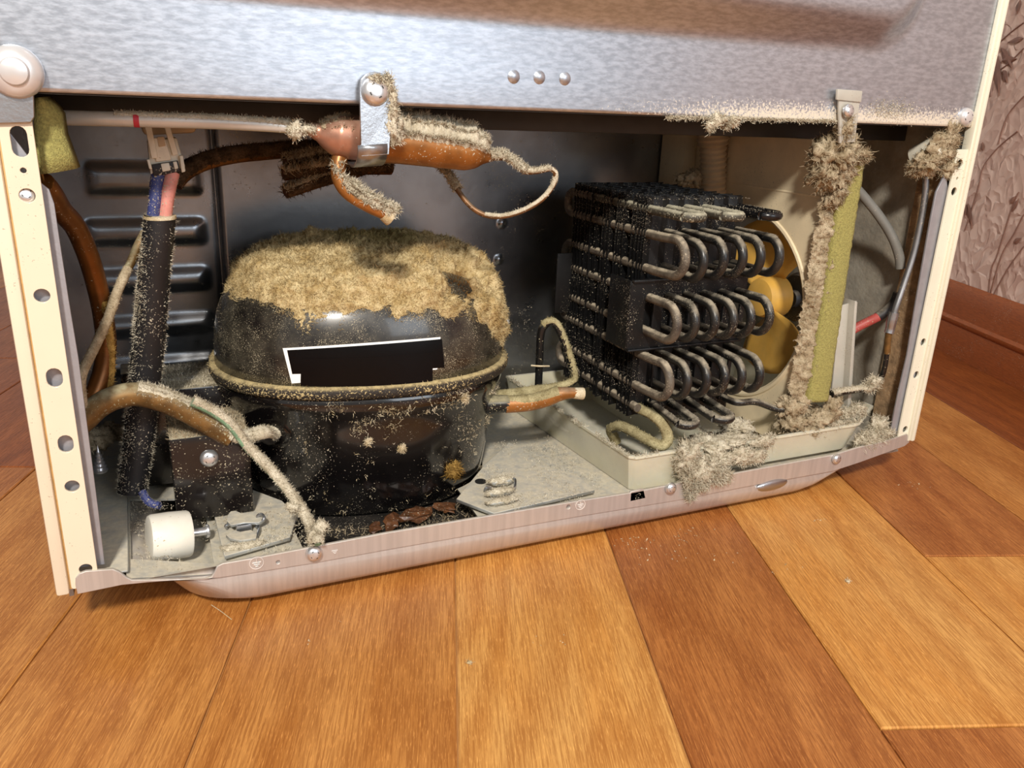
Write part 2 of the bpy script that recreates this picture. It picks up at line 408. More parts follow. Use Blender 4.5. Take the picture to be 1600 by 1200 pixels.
def rrect(x0, y0, x1, y1, r, n=5):
    o = []
    for (cx, cy, a0) in ((x1 - r, y1 - r, 0), (x0 + r, y1 - r, 90), (x0 + r, y0 + r, 180), (x1 - r, y0 + r, 270)):
        o += [(cx + r * math.cos(math.radians(a0 + 90 * i / n)), cy + r * math.sin(math.radians(a0 + 90 * i / n))) for i in range(n + 1)]
    return o


# ------------------------------------------------------------------ dust
def fibres(P, N, L, W, curl=.9, tang=None):
    """one ribbon of 2 pieces per point; returns V, faces"""
    n = len(P); P = np.asarray(P); N = np.asarray(N)
    L = np.asarray(L) * rng.uniform(.5, 1.4, n); d = N + curl * rng.normal(size=(n, 3)) * .7; d /= np.linalg.norm(d, axis=1)[:, None] + 1e-9
    d2 = d + 1.1 * curl * rng.normal(size=(n, 3)) * .7; d2 /= np.linalg.norm(d2, axis=1)[:, None] + 1e-9
    s = np.cross(d, rng.normal(size=(n, 3))); s /= np.linalg.norm(s, axis=1)[:, None] + 1e-9
    w = (W * rng.uniform(.6, 1.3, n))[:, None]
    a = P - N * .0004; b = a + d * (L * .55)[:, None]; c = b + d2 * (L * .55)[:, None]
    V = np.stack([a - s * w, a + s * w, b - s * w * .8, b + s * w * .8, c], 1).reshape(-1, 3)
    k = np.arange(n)[:, None] * 5
    return V, [k + np.array([[0, 1, 3, 2]]), k + np.array([[2, 3, 4]])]
def fuzz(name, P, N, L, W, m, parent=None, curl=.9):
    V, f = fibres(P, N, L, W, curl); me = mesh_np(name, V, f); o = link(name, me, m, parent); o['kind'] = 'stuff'; return o
def tri_sample(me, n, wfun=None):
    me.calc_loop_triangles(); T = np.zeros(len(me.loop_triangles) * 3, np.int32); me.loop_triangles.foreach_get('vertices', T); T = T.reshape(-1, 3)
    V = np.zeros(len(me.vertices) * 3); me.vertices.foreach_get('co', V); V = V.reshape(-1, 3)
    A, B, D = V[T[:, 0]], V[T[:, 1]], V[T[:, 2]]; nn = np.cross(B - A, D - A); ar = np.linalg.norm(nn, axis=1); nn /= ar[:, None] + 1e-15
    w = ar.copy()
    if wfun is not None: w = w * wfun((A + B + D) / 3, nn)
    if w.sum() <= 0: return np.zeros((0, 3)), np.zeros((0, 3))
    i = rng.choice(len(T), n, p=w / w.sum()); u, v = rng.random(n), rng.random(n); fl = u + v > 1; u[fl] = 1 - u[fl]; v[fl] = 1 - v[fl]
    return A[i] + (B[i] - A[i]) * u[:, None] + (D[i] - A[i]) * v[:, None], nn[i]
def tube_dust(parent, pts, r, m='dust_grey', n=600, L=.0022, W=.00022, thick=.0007, up=.1, t0=0, t1=1, name='dust', lump=True):
    """a clinging crust and fibres on the upper side of a tube"""
    p, rr = smooth_path(pts, r, 8); k0 = int(t0 * (len(p) - 1)); k1 = max(k0 + 2, int(t1 * (len(p) - 1)) + 1); p = p[k0:k1]; rr = rr[k0:k1]
    d = 3
    # resample finely
    s = np.concatenate([[0], np.cumsum(np.linalg.norm(np.diff(p, axis=0), axis=1))]); q = np.linspace(0, s[-1], max(8, int(s[-1] / .0009)))
    p = np.stack([np.interp(q, s, p[:, i]) for i in range(3)], 1); rr = np.interp(q, s, rr)
    seg = 14; V, N, nr = tube_arr(p, rr, seg)
    h = thick * (sstep(up - .3, up + .5, N[:, 2]) * 1.7) * (.2 + .8 * fbm(V * 190 + 3) + .7 * fbm(V * 640)) + thick * .9 * (fbm(V * 1100, 2) - .5) - thick * .45
    h = np.where(N[:, 2] < up - .35, -.25 * rr.mean(), h)
    Vd = V + N * h[:, None]
    f = np.array([(i * seg + j, i * seg + (j + 1) % seg, (i + 1) * seg + (j + 1) % seg, (i + 1) * seg + j) for i in range(nr - 1) for j in range(seg)])
    ok = np.where(h > -.0002)[0]
    parts = []; Vs = [Vd]; Fs = [f]
    if len(ok):
        i = rng.choice(ok, n); FV, FF = fibres(Vd[i] + rng.normal(size=(n, 3)) * .0003, N[i], np.full(n, L), W, 1.0)
        Vs.append(FV); Fs += [q + len(Vd) for q in FF]
    me = mesh_np(name, np.concatenate(Vs), Fs); o = link(name, me, m, parent); o['kind'] = 'stuff'; return o
_ico = {}
def ico(sub):
    if sub not in _ico:
        bm = bmesh.new(); bmesh.ops.create_icosphere(bm, subdivisions=sub, radius=1); bm.verts.index_update()
        _ico[sub] = (np.array([q.co[:] for q in bm.verts]), np.array([[q.index for q in f.verts] for f in bm.faces])); bm.free()
    return _ico[sub]
def clump(name, blobs, m, n=1500, L=.003, W=.0002, rough=.5, parent=None, sub=4, freq=260):
    """matted dust: displaced lumps + stray fibres. blobs = [(centre, (rx,ry,rz))]"""
    Vs = []; Fs = []; b = 0; PP = []; NN = []
    v0, f0 = ico(sub)
    for c, rad in blobs:
        c = np.asarray(c, float); rad = np.asarray(rad, float); V = v0 * rad
        k = 1 + rough * 2.0 * (fbm((V + c) * freq, 4) - .5) + rough * .9 * (vnoise((V + c) * freq * 4.5) - .5); V = c + V * k[:, None]
        Vs.append(V); Fs.append(f0 + b); b += len(V); N = v0 / rad; N /= np.linalg.norm(N, axis=1)[:, None]; PP.append(V); NN.append(N)
    P = np.concatenate(PP); N = np.concatenate(NN); i = rng.integers(0, len(P), n)
    FV, FF = fibres(P[i] + rng.normal(size=(n, 3)) * .0006, N[i], np.full(n, L), W, 1.3)
    Vs.append(FV); Fs2 = Fs + [q + b for q in FF]
    tri = np.concatenate(Fs); me = mesh_np(name, np.concatenate(Vs), [tri] + Fs2[len(Fs):])
    return link(name, me, m, parent)
def screw(c, axis, r, parent, m='chrome', dome=.45, name='screw'):
    ax = Vector(axis).normalized(); c = Vector([float(t) for t in c])
    b = MB(); b.lathe(c, ax, [(r * 1.02, -r * .1), (r, r * .12), (r * .93, r * dome * .55), (r * .7, r * dome * .85), (r * .35, r * dome), (0.0001, r * dome * 1.02)], 20)
    o = b.build(name, m, parent)
    q = ax.to_track_quat('Z', 'Y').to_matrix(); k = MB()
    for a in (.5, .5 + math.pi / 2):
        d = q @ Vector((math.cos(a), math.sin(a), 0)); e = q @ Vector((-math.sin(a), math.cos(a), 0)); top = c + ax * (r * dome * 1.03)
        pts = [top + d * s * r * .55 + e * t * r * .11 - ax * (r * dome * .1 if abs(s) == 1 else 0) for s in (-1, 1) for t in (-1, 1)]
        k.add(pts + [p - ax * r * .25 for p in pts], [(0, 2, 3, 1), (0, 1, 5, 4), (2, 6, 7, 3), (0, 4, 6, 2), (1, 3, 7, 5)])
    k.v = [v + np.array(ax) * r * .012 for v in k.v]
    return o, k
def screw_part(c, axis, r, parent, m='chrome', dome=.45, name='screw'):
    o, k = screw(c, axis, r, parent, m, dome, name)
    # cross recess joined as second material of the same screw
    me = o.data; b0 = len(me.vertices); bm = bmesh.new(); bm.from_mesh(me); vs = [bm.verts.new(Vector(v)) for v in k.v]
    me.materials.append(M['slot'])
    for f in k.f: nf = bm.faces.new([vs[i] for i in f]); nf.material_index = 1
    bm.to_mesh(me); bm.free(); return o

# ================================================================== SETTING
D2 = np.array([-.3420, -.9397]); N2 = np.array([.9397, -.3420])     # along the planks, across the planks
bm_ = MB().box((-1.6, -1.6, -.03), (2.2, 2.0, -.0016)); floor = bm_.build('floor', 'joint_glint', smooth=False); floor['kind'] = 'structure'
A70 = math.radians(70)
def plank(o0, o1, x0, x1, tint):
    g = .0004; cx, cy = (x0 + x1) / 2, -(o0 + o1) / 2; hx, hy = (x1 - x0) / 2 - g, (o1 - o0) / 2 - g
    b = MB(); bv = .0008
    v = [(-hx, -hy, -.012), (hx, -hy, -.012), (hx, hy, -.012), (-hx, hy, -.012), (-hx, -hy, -bv * .7), (hx, -hy, -bv * .7), (hx, hy, -bv * .7), (-hx, hy, -bv * .7),
         (-hx + bv, -hy + bv, 0), (hx - bv, -hy + bv, 0), (hx - bv, hy - bv, 0), (-hx + bv, hy - bv, 0)]
    b.add(v, [(3, 2, 1, 0), (0, 1, 5, 4), (1, 2, 6, 5), (2, 3, 7, 6), (3, 0, 4, 7), (4, 5, 9, 8), (5, 6, 10, 9), (6, 7, 11, 10), (7, 4, 8, 11), (8, 9, 10, 11)])
    o = b.build('plank', WOODS[tint], floor, smooth=False)
    o.matrix_parent_inverse = Matrix(); o.rotation_euler = (0, 0, A70)
    o.location = (math.cos(A70) * cx - math.sin(A70) * cy, math.sin(A70) * cx + math.cos(A70) * cy, 0)
COLS = [(-.112, -.018, [.35, -.35], 'amber amber dark'), (-.018, .071, [.52, -.2], 'amber amber red'), (.071, .179, [.40, -.3], 'red amber amber'),
        (.179, .274, [.62, -.28], 'gold gold amber'), (.274, .364, [.5, -.36], 'red red gold'), (.364, .467, [.6, -.067], 'amber gold red'),
        (.467, .563, [.076, -.5], 'red gold amber'), (.563, .647, [.45, -.2], 'red amber red'), (.647, .75, [.55, .0], 'dark dark red'),
        (-.21, -.112, [.2, -.4], 'dark red amber'), (-.31, -.21, [.45, -.2], 'dark dark red'), (-.41, -.31, [.1, -.5], 'dark red dark'),
        (-.51, -.41, [.3, -.3], 'red dark amber'), (-.61, -.51, [.15, -.45], 'dark red dark')]
for o0, o1, ends, ti in COLS:
    xs = [1.15] + ends + [-1.05]
    for i, t in enumerate(ti.split()): plank(o0, o1, xs[i + 1], xs[i], t)

def wl(o, t, z): return np.array([N2[0] * o - D2[0] * t, N2[1] * o - D2[1] * t, z])    # offset across, distance along (away from the camera)
b = MB(); W0, W1 = -.22, 1.3
b.add([wl(.762, W0, 0), wl(.762, W1, 0), wl(.762, W1, 2.2), wl(.762, W0, 2.2), wl(.80, W0, 0), wl(.80, W1, 0), wl(.80, W1, 2.2), wl(.80, W0, 2.2)],
      [(0, 1, 2, 3), (7, 6, 5, 4), (0, 4, 5, 1), (3, 2, 6, 7), (0, 3, 7, 4), (1, 5, 6, 2)])
wall = b.build('wall_right', 'wall', smooth=False); wall['kind'] = 'structure'
prof = [(.7615, 0), (.749, 0), (.749, .022), (.7505, .034), (.7485, .037), (.7485, .040), (.752, .043), (.7535, .060), (.755, .071), (.758, .077), (.7615, .079)]
b = MB(); n = len(prof)
b.add([wl(o, W0, z) for o, z in prof] + [wl(o, W1, z) for o, z in prof], [(i, (i + 1) % n, n + (i + 1) % n, n + i) for i in range(n)] + [tuple(range(n - 1, -1, -1)), tuple(range(n, 2 * n))])
bb = b.build('baseboard_right', 'base_wood'); bb['kind'] = 'structure'
nn3 = np.array([N2[0], N2[1], 0])
def atw(x, y, o=.7617): r = ray(x, y); return CAM + r * (o - CAM @ nn3) / (r @ nn3)
def leaf(p, q, wd):
    P, Q = atw(*p), atw(*q); d = Q - P; L = np.linalg.norm(d); d /= L; s = np.cross(d, nn3); ts = [0, .15, .35, .6, .85, 1]; ws = [.05, .6, 1, .85, .35, 0.02]
    b = MB(); k = len(ts); A = [P + d * L * t + s * wd * x - nn3 * (.0002 + .0012 * x) * 1 for t, x in zip(ts, ws)]; B = [P + d * L * t - s * wd * x - nn3 * .0003 for t, x in zip(ts, ws)]; Cn = [P + d * L * t - nn3 * .0012 for t in ts]
    b.quad_strip(A, Cn); b.quad_strip(Cn, B); return b
STEMS = [[(1600, 75), (1575, 100), (1553, 118), (1548, 150)], [(1600, 35), (1580, 50), (1552, 75)], [(1590, 205), (1560, 230), (1537, 260), (1530, 290), (1518, 330), (1508, 360)], [(1600, 150), (1575, 180), (1560, 225)],
         [(1600, 335), (1585, 365), (1565, 400), (1548, 460)], [(1592, 300), (1580, 330), (1560, 395), (1550, 420), (1545, 462)], [(1600, 385), (1575, 420), (1552, 462)]]
for s in STEMS: MB().tube([atw(*q, .7612) for q in s], .0007, 5, 4).build('stem_print', 'leafprint', wall)
for p, q, wd in [((1556, 82), (1562, 150), .007), ((1565, 75), (1583, 108), .005), ((1566, 95), (1590, 92), .004), ((1550, 95), (1540, 110), .004), ((1548, 100), (1556, 112), .003), ((1537, 236), (1536, 222), .003), ((1513, 318), (1520, 357), .005), ((1508, 318), (1510, 340), .003),
                 ((1580, 318), (1588, 306), .003), ((1582, 330), (1593, 310), .003), ((1568, 110), (1575, 130), .005), ((1600, 60), (1575, 66), .003), ((1595, 0), (1590, 22), .005), ((1585, 380), (1596, 372), .003)]:
    leaf(p, q, wd).build('leaf_print', 'leafprint', wall)

# ================================================================== REFRIGERATOR SHELL
fr = thing('refrigerator', (.27, .28, 0), 'rear of a white refrigerator with bare steel back sheet and open dusty compressor bay', 'refrigerator')
b = MB(); b.box((-.0068, .004, .03), (-.0040, .56, 1.45)).box((.5425, .004, .03), (.5452, .56, 1.45)).box((-.0068, .004, 1.447), (.5452, .56, 1.45)).box((-.0068, .557, .03), (.5452, .56, 1.45))
b.build('cabinet_shell', 'cream', fr, smooth=False)
# rear sheet with the raised field: finer grid near the camera
xs = np.concatenate([np.linspace(.0005, .42, 90), np.linspace(.425, .5405, 60)]); zs = np.concatenate([np.linspace(.25, .36, 66), np.linspace(.37, 1.4, 60)])
def raised(x, z):
    x0, x1, z0, z1, r = .03, .480, .2875, 1.34, .04
    qx = np.abs(x - (x0 + x1) / 2) - (x1 - x0) / 2 + r; qz = np.abs(z - (z0 + z1) / 2) - (z1 - z0) / 2 + r
    d = np.hypot(np.maximum(qx, 0), np.maximum(qz, 0)) + np.minimum(np.maximum(qx, qz), 0) - r
    return .0135 * sstep(0, .024, -d)
X, Z = np.meshgrid(xs, zs); Y = -raised(X, Z) + .0012 * np.sin(X * 9) * sstep(.25, .28, Z) * .4
for (dx, dz) in [aty(x, y, 0)[[0, 2]] for x, y in ((803, 120), (843, 121), (883, 123))]: Y = Y
nx, nz = len(xs), len(zs); V = np.stack([X, Y, Z], -1).reshape(-1, 3)
i0 = (np.arange(nz - 1)[:, None] * nx + np.arange(nx - 1)).ravel(); f = np.stack([i0, i0 + 1, i0 + nx + 1, i0 + nx], 1)
me = mesh_np('rear_panel', V, [f]); rear = link('rear_panel', me, 'rear', fr)
sol = rear.modifiers.new('thickness', 'SOLIDIFY'); sol.thickness = .0009; sol.offset = -1
b = MB().box((.0, .0440, .2390), (.535, .047, .2490), .0006).box((.002, .0012, .2494), (.538, .016, .2503), .0002); b.build('panel_return', 'return_shade', fr)  # inner strip's dark colour stands in for shade below the sheet
for x, y in ((803, 120), (843, 121), (883, 123)):
    c = aty(x, y, 0); MB().lathe(c, (0, -1, 0), [(.0032, -.0001), (.0028, .0002), (.0020, .0007), (.0009, .0010), (.0001, .00105)], 18).build('dimple', 'rear', rear)
# corner bracket at the left end of the sheet
u = lambda x, y: (aty(x, y, -.002)[0], aty(x, y, -.002)[2])
o = plate('corner_bracket', [u(-22, 192), u(48, 190), u(53, 182), u(50, 100), u(42, 84), u(20, 78), u(0, 76), u(-30, 80)], [], .0016, lambda a, c, q: (a, -.0022 - q, c), 'galv', fr, .0003)
b = MB().lathe(aty(24, 112, -.003), (0, -1, 0), [(.0097, -.001), (.0096, .0012), (.0086, .0030), (.0058, .0043), (.0052, .0044), (.0046, .0057), (.003, .0062), (.0001, .0063)], 28); b.build('rivet_cap', 'pearl', o)
screw_part(aty(1508, 183, -.0005), (-.1, -1, 0), .0056, rear, 'pearl', .6, 'rivet_cap')
MB().tube(px([(1453 + 0, 134, -.0002), (1462, 134, -.0002)]), .0004, 5, 1)

# corner posts, left and right
def pxz(x, y, yy=0.): p = aty(x, y, yy); return (p[0], p[2])
hL = []
for x, y, ww, hh in ((31, 221, 23, 46), (85.5, 589, 22, 31), (103, 692, 21, 29)):
    c = pxz(x, y); s = 1270 / np.dot(R[:, 2], aty(x, y, 0) - CAM); hL.append(slot(c[0], c[1], ww / s * 1.08, hh / s * 1.05))
for x, y, rr_ in ((37, 266, 5), (43, 305, 11.5), (66, 461, 11.5), (113, 758, 10.5), (134, 887, 9.5)):
    c = pxz(x, y); s = 1270 / np.dot(R[:, 2], aty(x, y, 0) - CAM); hL.append(circ(c[0], c[1], rr_ / s * 1.06, rr_ / s))
post = plate('corner_post', rrect(-.0004, .0315, .0109, .2398, .001), hL, .0012, lambda a, c, q: (a, -.0006 - q, c), 'cream', fr, .0002)
MB().box((-.0070, -.0028, .0295), (-.0014, .012, .252), .0012).build('post_edge', 'cream', post)
MB().box((-.0016, -.0006, .031), (-.0002, .003, .25), .0002).build('paint_groove', 'cream_line', post)
hR = [circ(*pxz(x, y), rx, rz) for x, y, rx, rz in ((1497, 256, .0029, .0031), (1493, 279, .0012, .0013), (1488, 299, .0026, .0029), (1440, 534, .0026, .0029), (1429, 585, .0027, .0029), (1412, 670, .0026, .0027))]
post = plate('corner_post', rrect(.5312, .0335, .5408, .236, .001), hR, .0012, lambda a, c, q: (a, -.0006 - q, c), 'cream_r', fr, .0002)
MB().box((.5404, -.0030, .0315), (.5422, .004, .4), .0006).build('post_step', 'cream_r', post)
MB().box((.5420, -.0046, .0315), (.5456, .003, .6), .0012).build('post_edge', 'cream_r', post)
MB().box((.5350, .0034, .034), (.5420, .0044, .245)).build('hole_backing', 'hole', post, smooth=False)
# grey liner edges beside the posts
o = plate('liner_edge', [pxz(x, y, .0045) for x, y in ((6, 196), (44, 245), (62, 285), (76, 296), (84, 318), (92, 372), (107, 470), (122, 560), (139, 690), (152, 790), (163, 880), (120, 886), (60, 560))], [], .0012, lambda a, c, q: (a, .0045 - q, c), 'lip', fr, .0002)
o = plate('liner_edge', [pxz(x, y, .0018) for x, y in ((1476, 272), (1462, 300), (1453, 345), (1431, 470), (1417, 555), (1403, 615), (1390, 676), (1408, 678), (1426, 600), (1444, 505), (1458, 430), (1482, 310))], [], .0010, lambda a, c, q: (a, .0018 - q, c), 'lip', fr, .0002)
screw_part(aty(41, 303, .001), (.2, -1, .3), .0035, post, 'chrome')

# ---- compartment: back wall with ribs, ceiling, side walls
xs = np.linspace(-.003, .4435, 300); zs = np.linspace(.012, .249, 150); X, Z = np.meshgrid(xs, zs)
YB = .19
Y = np.full_like(X, YB)
def rr2(X, Z, x0, x1, z0, z1, r):
    qx = np.abs(X - (x0 + x1) / 2) - (x1 - x0) / 2 + r; qz = np.abs(Z - (z0 + z1) / 2) - (z1 - z0) / 2 + r
    return np.hypot(np.maximum(qx, 0), np.maximum(qz, 0)) + np.minimum(np.maximum(qx, qz), 0) - r
for zc, hh in ((.200, .0115), (.167, .010), (.136, .0095), (.106, .0085), (.079, .007)):
    Y -= .0036 * sstep(.0, .0085, -rr2(X, Z, .016 if zc > .18 else .012, .086, zc - hh, zc + hh, .006))
Y -= .005 * sstep(.0935, .0945, X) - .004 * np.exp(-((X - .0925) / .0009) ** 2)
for a, c in ((783, 348), (778, 405), (770, 471), (794, 505)):
    p = aty(a, c, YB - .005); d = np.hypot(X - p[0], Z - p[2]); Y -= .0022 * sstep(.0035, .001, d)
nx, nz = len(xs), len(zs); V = np.stack([X, Y, Z], -1).reshape(-1, 3)
i0 = (np.arange(nz - 1)[:, None] * nx + np.arange(nx - 1)).ravel(); f = np.stack([i0, i0 + 1, i0 + nx + 1, i0 + nx], 1)
o = link('compartment_wall', mesh_np('compartment_wall', V, [f]), 'galv_in', fr)
sol = o.modifiers.new('thickness', 'SOLIDIFY'); sol.thickness = .001; sol.offset = 1
MB().box((-.003, .016, .2492), (.539, .2, .2499)).build('compartment_ceiling', 'galv_in', fr, smooth=False)
MB().box((-.0035, .012, .02), (-.0015, .2, .249)).build('side_liner', 'galv_in', fr, smooth=False)
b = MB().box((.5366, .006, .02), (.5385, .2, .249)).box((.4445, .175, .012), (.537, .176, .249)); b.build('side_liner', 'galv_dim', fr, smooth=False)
b = MB(); pts = [(.004, .0), (.0065, .0004), (.012, .0012), (.020, .0022), (.026, .003), (.027, .0)]
zz = np.linspace(.036, .226, 60); V = []; 
for z in zz:
    for (y, t) in pts: V.append((.5364 - t - .0016 * (fbm(np.array([[y * 300, z * 90, 3.]]))[0] - .3), y, z))
n = len(pts); b.add(V, [(i * n + j, i * n + j + 1, (i + 1) * n + j + 1, (i + 1) * n + j) for i in range(len(zz) - 1) for j in range(n - 1)]); b.build('liner_seal', 'brownwall', fr)

# ---- base pan
def topline():
    P = [(119, 912), (119, 903), (124, 896), (134, 892), (176, 889), (186, 893), (196, 901), (206, 906), (320, 904), (331, 901), (336, 893), (340, 884), (348, 880), (395, 872), (490, 854), (600, 833), (750, 808), (900, 783), (984, 770), (1060, 755), (1160, 737), (1300, 711), (1340, 699), (1380, 690), (1416, 678)]
    return [pxz(x, y, -.0012) for x, y in P]
low = [pxz(x, y, -.0012) for x, y in ((1419, 690), (1412, 696), (1340, 722), (1300, 735), (1160, 760), (1060, 780), (900, 806), (750, 832), (600, 858), (490, 878), (395, 893), (340, 901), (230, 908), (190, 912), (122, 926))]
win = [pxz(x, y, -.0012) for x, y in ((985, 768), (1004, 764), (1007, 777), (984, 782))]
top = topline(); k = [i for i, p in enumerate(top)]
pan = plate('base_pan', top + low, [win, circ(*pxz(434, 877, -.0012), .0013), circ(*pxz(887, 791, -.0012), .0017)], .0012, lambda a, c, q: (a, -.0012 - q, c), 'strip', fr, .0003)
# rolled edge between flange and belly, then the pressed belly
lx = sorted(low[1:], key=lambda t: t[0]); A = np.array(lx)
ln = lambda x: np.interp(x, A[:, 0], A[:, 1])
rings = []; NU = 64
def ring(x0, x1, y0, y1, r, zf):
    o = []
    for (cx, cy, a0) in ((x0 + r, y0 + r, 180), (x1 - r, y0 + r, 270), (x1 - r, y1 - r, 0), (x0 + r, y1 - r, 90)):
        for i in range(14): a = math.radians(a0 + 90 * i / 13); o.append((cx + r * math.cos(a), cy + r * math.sin(a)))
    return [(x, y, zf(x)) for x, y in o]
b = MB(); R_ = [ring(.003, .5405, -.0006, .2, .004, lambda x: ln(x) + .0004), ring(.006, .538, .0006, .2, .006, lambda x: ln(x) - .0002), ring(.028, .505, .0010, .2, .018, lambda x: ln(x) - .0006),
         ring(.034, .490, -.0022, .197, .030, lambda x: ln(x) - .0042), ring(.044, .484, -.0002, .196, .034, lambda x: .0086), ring(.050, .477, .0022, .194, .036, lambda x: .0052), ring(.058, .470, .0075, .19, .036, lambda x: .0028), ring(.07, .455, .02, .18, .036, lambda x: .0020)]
m = len(R_[0]); V = [p for r in R_ for p in r]
b.add(V, [(i * m + j, i * m + (j + 1) % m, (i + 1) * m + (j + 1) % m, (i + 1) * m + j) for i in range(len(R_) - 1) for j in range(m)] + [tuple((len(R_) - 1) * m + j for j in range(m))])
o = b.build('belly', 'strip', pan, auto=False)
c = aty(1207, 758, -.0022); b = MB(); v0, f0 = ico(3); V = v0 * np.array([.0135, .0022, .0040]) + c + np.array([0, .0006, 0]); sk = (V[:, 0] - c[0]); V[:, 2] += sk * .02
b.add(V, [tuple(q) for q in f0]); b.build('pressed_dent', 'galv', pan)
for x, y, r_ in ((1048, 763, .0038), (1307, 717, .0036), (491, 865, .0042)):
    screw_part(aty(x, y, -.003), (0, -1, .1), r_, pan, 'chrome', .6)
# earth symbols pressed into the flange: ring, stem and three bars
def earth(x, y, s, ringed=True, rot=0):
    c = aty(x, y, -.0026); b = MB(); P = lambda a, d: (c[0] + a * s, c[1] + .0001, c[2] + d * s)
    if ringed: b.tube([P(math.cos(t), math.sin(t)) for t in np.linspace(0, 2 * math.pi, 25)], s * .06, 5, 1)
    if ringed: b.tube([P(0, .7), P(0, .08)], s * .06, 5, 1)
    for h, k_ in ((.08, .62), (-.24, .42), (-.54, .2)): b.tube([P(-k_, h), P(k_, h)], s * .065, 5, 1)
    b.build('earth_symbol', 'stamp', pan)
earth(401, 880, .0034); earth(907, 789, .0032); earth(523, 861, .0026, False)
for x, y in ((434, 877), (887, 791)): MB().lathe(aty(x, y, .0), (0, -1, 0), [(.0019, 0), (.0017, .0008), (.0001, .001)], 14).build('pressed_dot', 'galv', pan)

# inside of the pan
zf = .0235
fz = lambda L, z: [tuple(atz(x, y, z)[:2]) for x, y in L]
well = [(.0245, .088), (.0245, .0190), (.036, .0168), (.0625, .0105), (.0635, .088)]
def shell_outline(a, k, q): c, w = math.cos(a), math.sin(a); x = math.copysign(abs(c) ** (2 / 2.35), c) * k; y = math.copysign(abs(w) ** (2 / 2.35), w) * q; return (.166 + x * .990 + y * .139, .107 - x * .139 + y * .990)
ell = [shell_outline(a, .0778, .0622) for a in np.radians(np.arange(-52, 233, 5))]
pit = [(.108, .0035), (.208, .0035)] + ell
o = plate('pan_floor', [(.0225, .0004), (.0655, .0004), (.0655, .196), (.0225, .196)], [well], .0012, lambda a, c, q: (a, c, .0303 - (a - .0225) * .158 + q), 'pan_in', fr)
MB().box((.0240, .0195, .0165), (.0668, .090, .0176)).build('wheel_well', 'pan_in', fr, smooth=False)
o = plate('pan_floor', [(.0655, .0002), (.30, .0002), (.536, .0002), (.536, .196), (.0655, .196)], [pit], .0012, lambda a, c, q: (a, c, zf + q), 'pan_in', fr)
pl = lambda nm, L, z, m, par, t=.0016: plate(nm, fz(L, z), [], t, lambda a, c, q: (a, c, z + q), m, par, .0003)
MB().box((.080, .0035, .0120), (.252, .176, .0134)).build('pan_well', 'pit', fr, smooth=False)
pl('mounting_plate', [(327, 773), (395, 768), (440, 785), (464, 808), (452, 842), (352, 871)], .0275, 'pan_in', fr)
pl('mounting_plate', [(714, 782), (772, 804), (928, 768), (902, 744), (846, 729), (818, 702), (795, 694), (758, 728)], .0275, 'pan_in', fr)
MB().box((.0005, .003, .0325), (.0235, .196, .0338), .0006).box((.0222, .006, .0300), (.0236, .12, .0336), .0005).build('pan_upstand', 'pan_in', fr)
for x, y, a_, z in ((751, 752, .0036, .0289), (370, 776, .0042, .0289), (347, 779, .0015, .0289)):
    c = atz(x, y, z); MB().lathe(c, (0, 0, 1), [(a_, -.0004), (a_, .00015), (.0001, .0002)], 18).build('mounting_hole', 'hole', fr)
# ================================================================== COMPRESSOR
comp = thing('compressor', (.165, .106, .03), 'big black domed compressor under a thick fuzzy cap of tan dust', 'compressor')
CC = np.array([.166, .107]); RA = math.radians(-8); EX = np.array([math.cos(RA), math.sin(RA)]); EY = np.array([-math.sin(RA), math.cos(RA)])
SA, SB = .0915, .0725
def plan(th, s, n=2.35):
    c, q = np.cos(th), np.sin(th); x = np.sign(c) * np.abs(c) ** (2 / n) * SA * s; y = np.sign(q) * np.abs(q) ** (2 / n) * SB * s
    return x[..., None] * EX + y[..., None] * EY + CC
def rev(prof, seg=128, tilt=lambda p: p):
    th = np.linspace(0, 2 * np.pi, seg, endpoint=False); V = []
    for z, s in prof: q = plan(th, s); V.append(np.concatenate([q, np.full((seg, 1), z)], 1))
    V = np.concatenate(V); n = len(prof); i = np.arange(n - 1)[:, None] * seg; j = np.arange(seg); k = (j + 1) % seg
    f = np.stack([i + j, i + k, i + seg + k, i + seg + j], -1).reshape(-1, 4); return V, f, seg, n
def revobj(name, prof, m, parent, capends=True):
    V, f, seg, n = rev(prof); me = bpy.data.meshes.new(name)
    me.from_pydata(V.tolist(), [], f.tolist() + [list(range(seg - 1, -1, -1)), [(n - 1) * seg + j for j in range(seg)]]); me.update()
    return link(name, me, m, parent)
RZ = .099
lower = revobj('lower_shell', [(.0140, .55), (.0142, .72), (.0160, .775), (.020, .815), (.028, .845), (.042, .868), (.058, .888), (.072, .908), (.082, .93), (.0865, .955), (.089, .962), (RZ - .003, .965)], 'black', comp)
rim = revobj('seam_rim', [(RZ - .0042, .95), (RZ - .004, .992), (RZ - .0022, 1.004), (RZ, 1.006), (RZ + .0018, 1.0), (RZ + .003, .985), (RZ + .0032, .955)], 'rim', comp)
DOME = [(RZ, .965), (.112, .962), (.122, .950), (.131, .928), (.139, .893), (.1455, .845), (.1505, .78), (.1545, .69), (.1573, .58), (.1592, .44), (.1602, .28), (.1607, .1), (.1608, .002)]
dome = revobj('upper_shell', DOME, 'dome', comp)
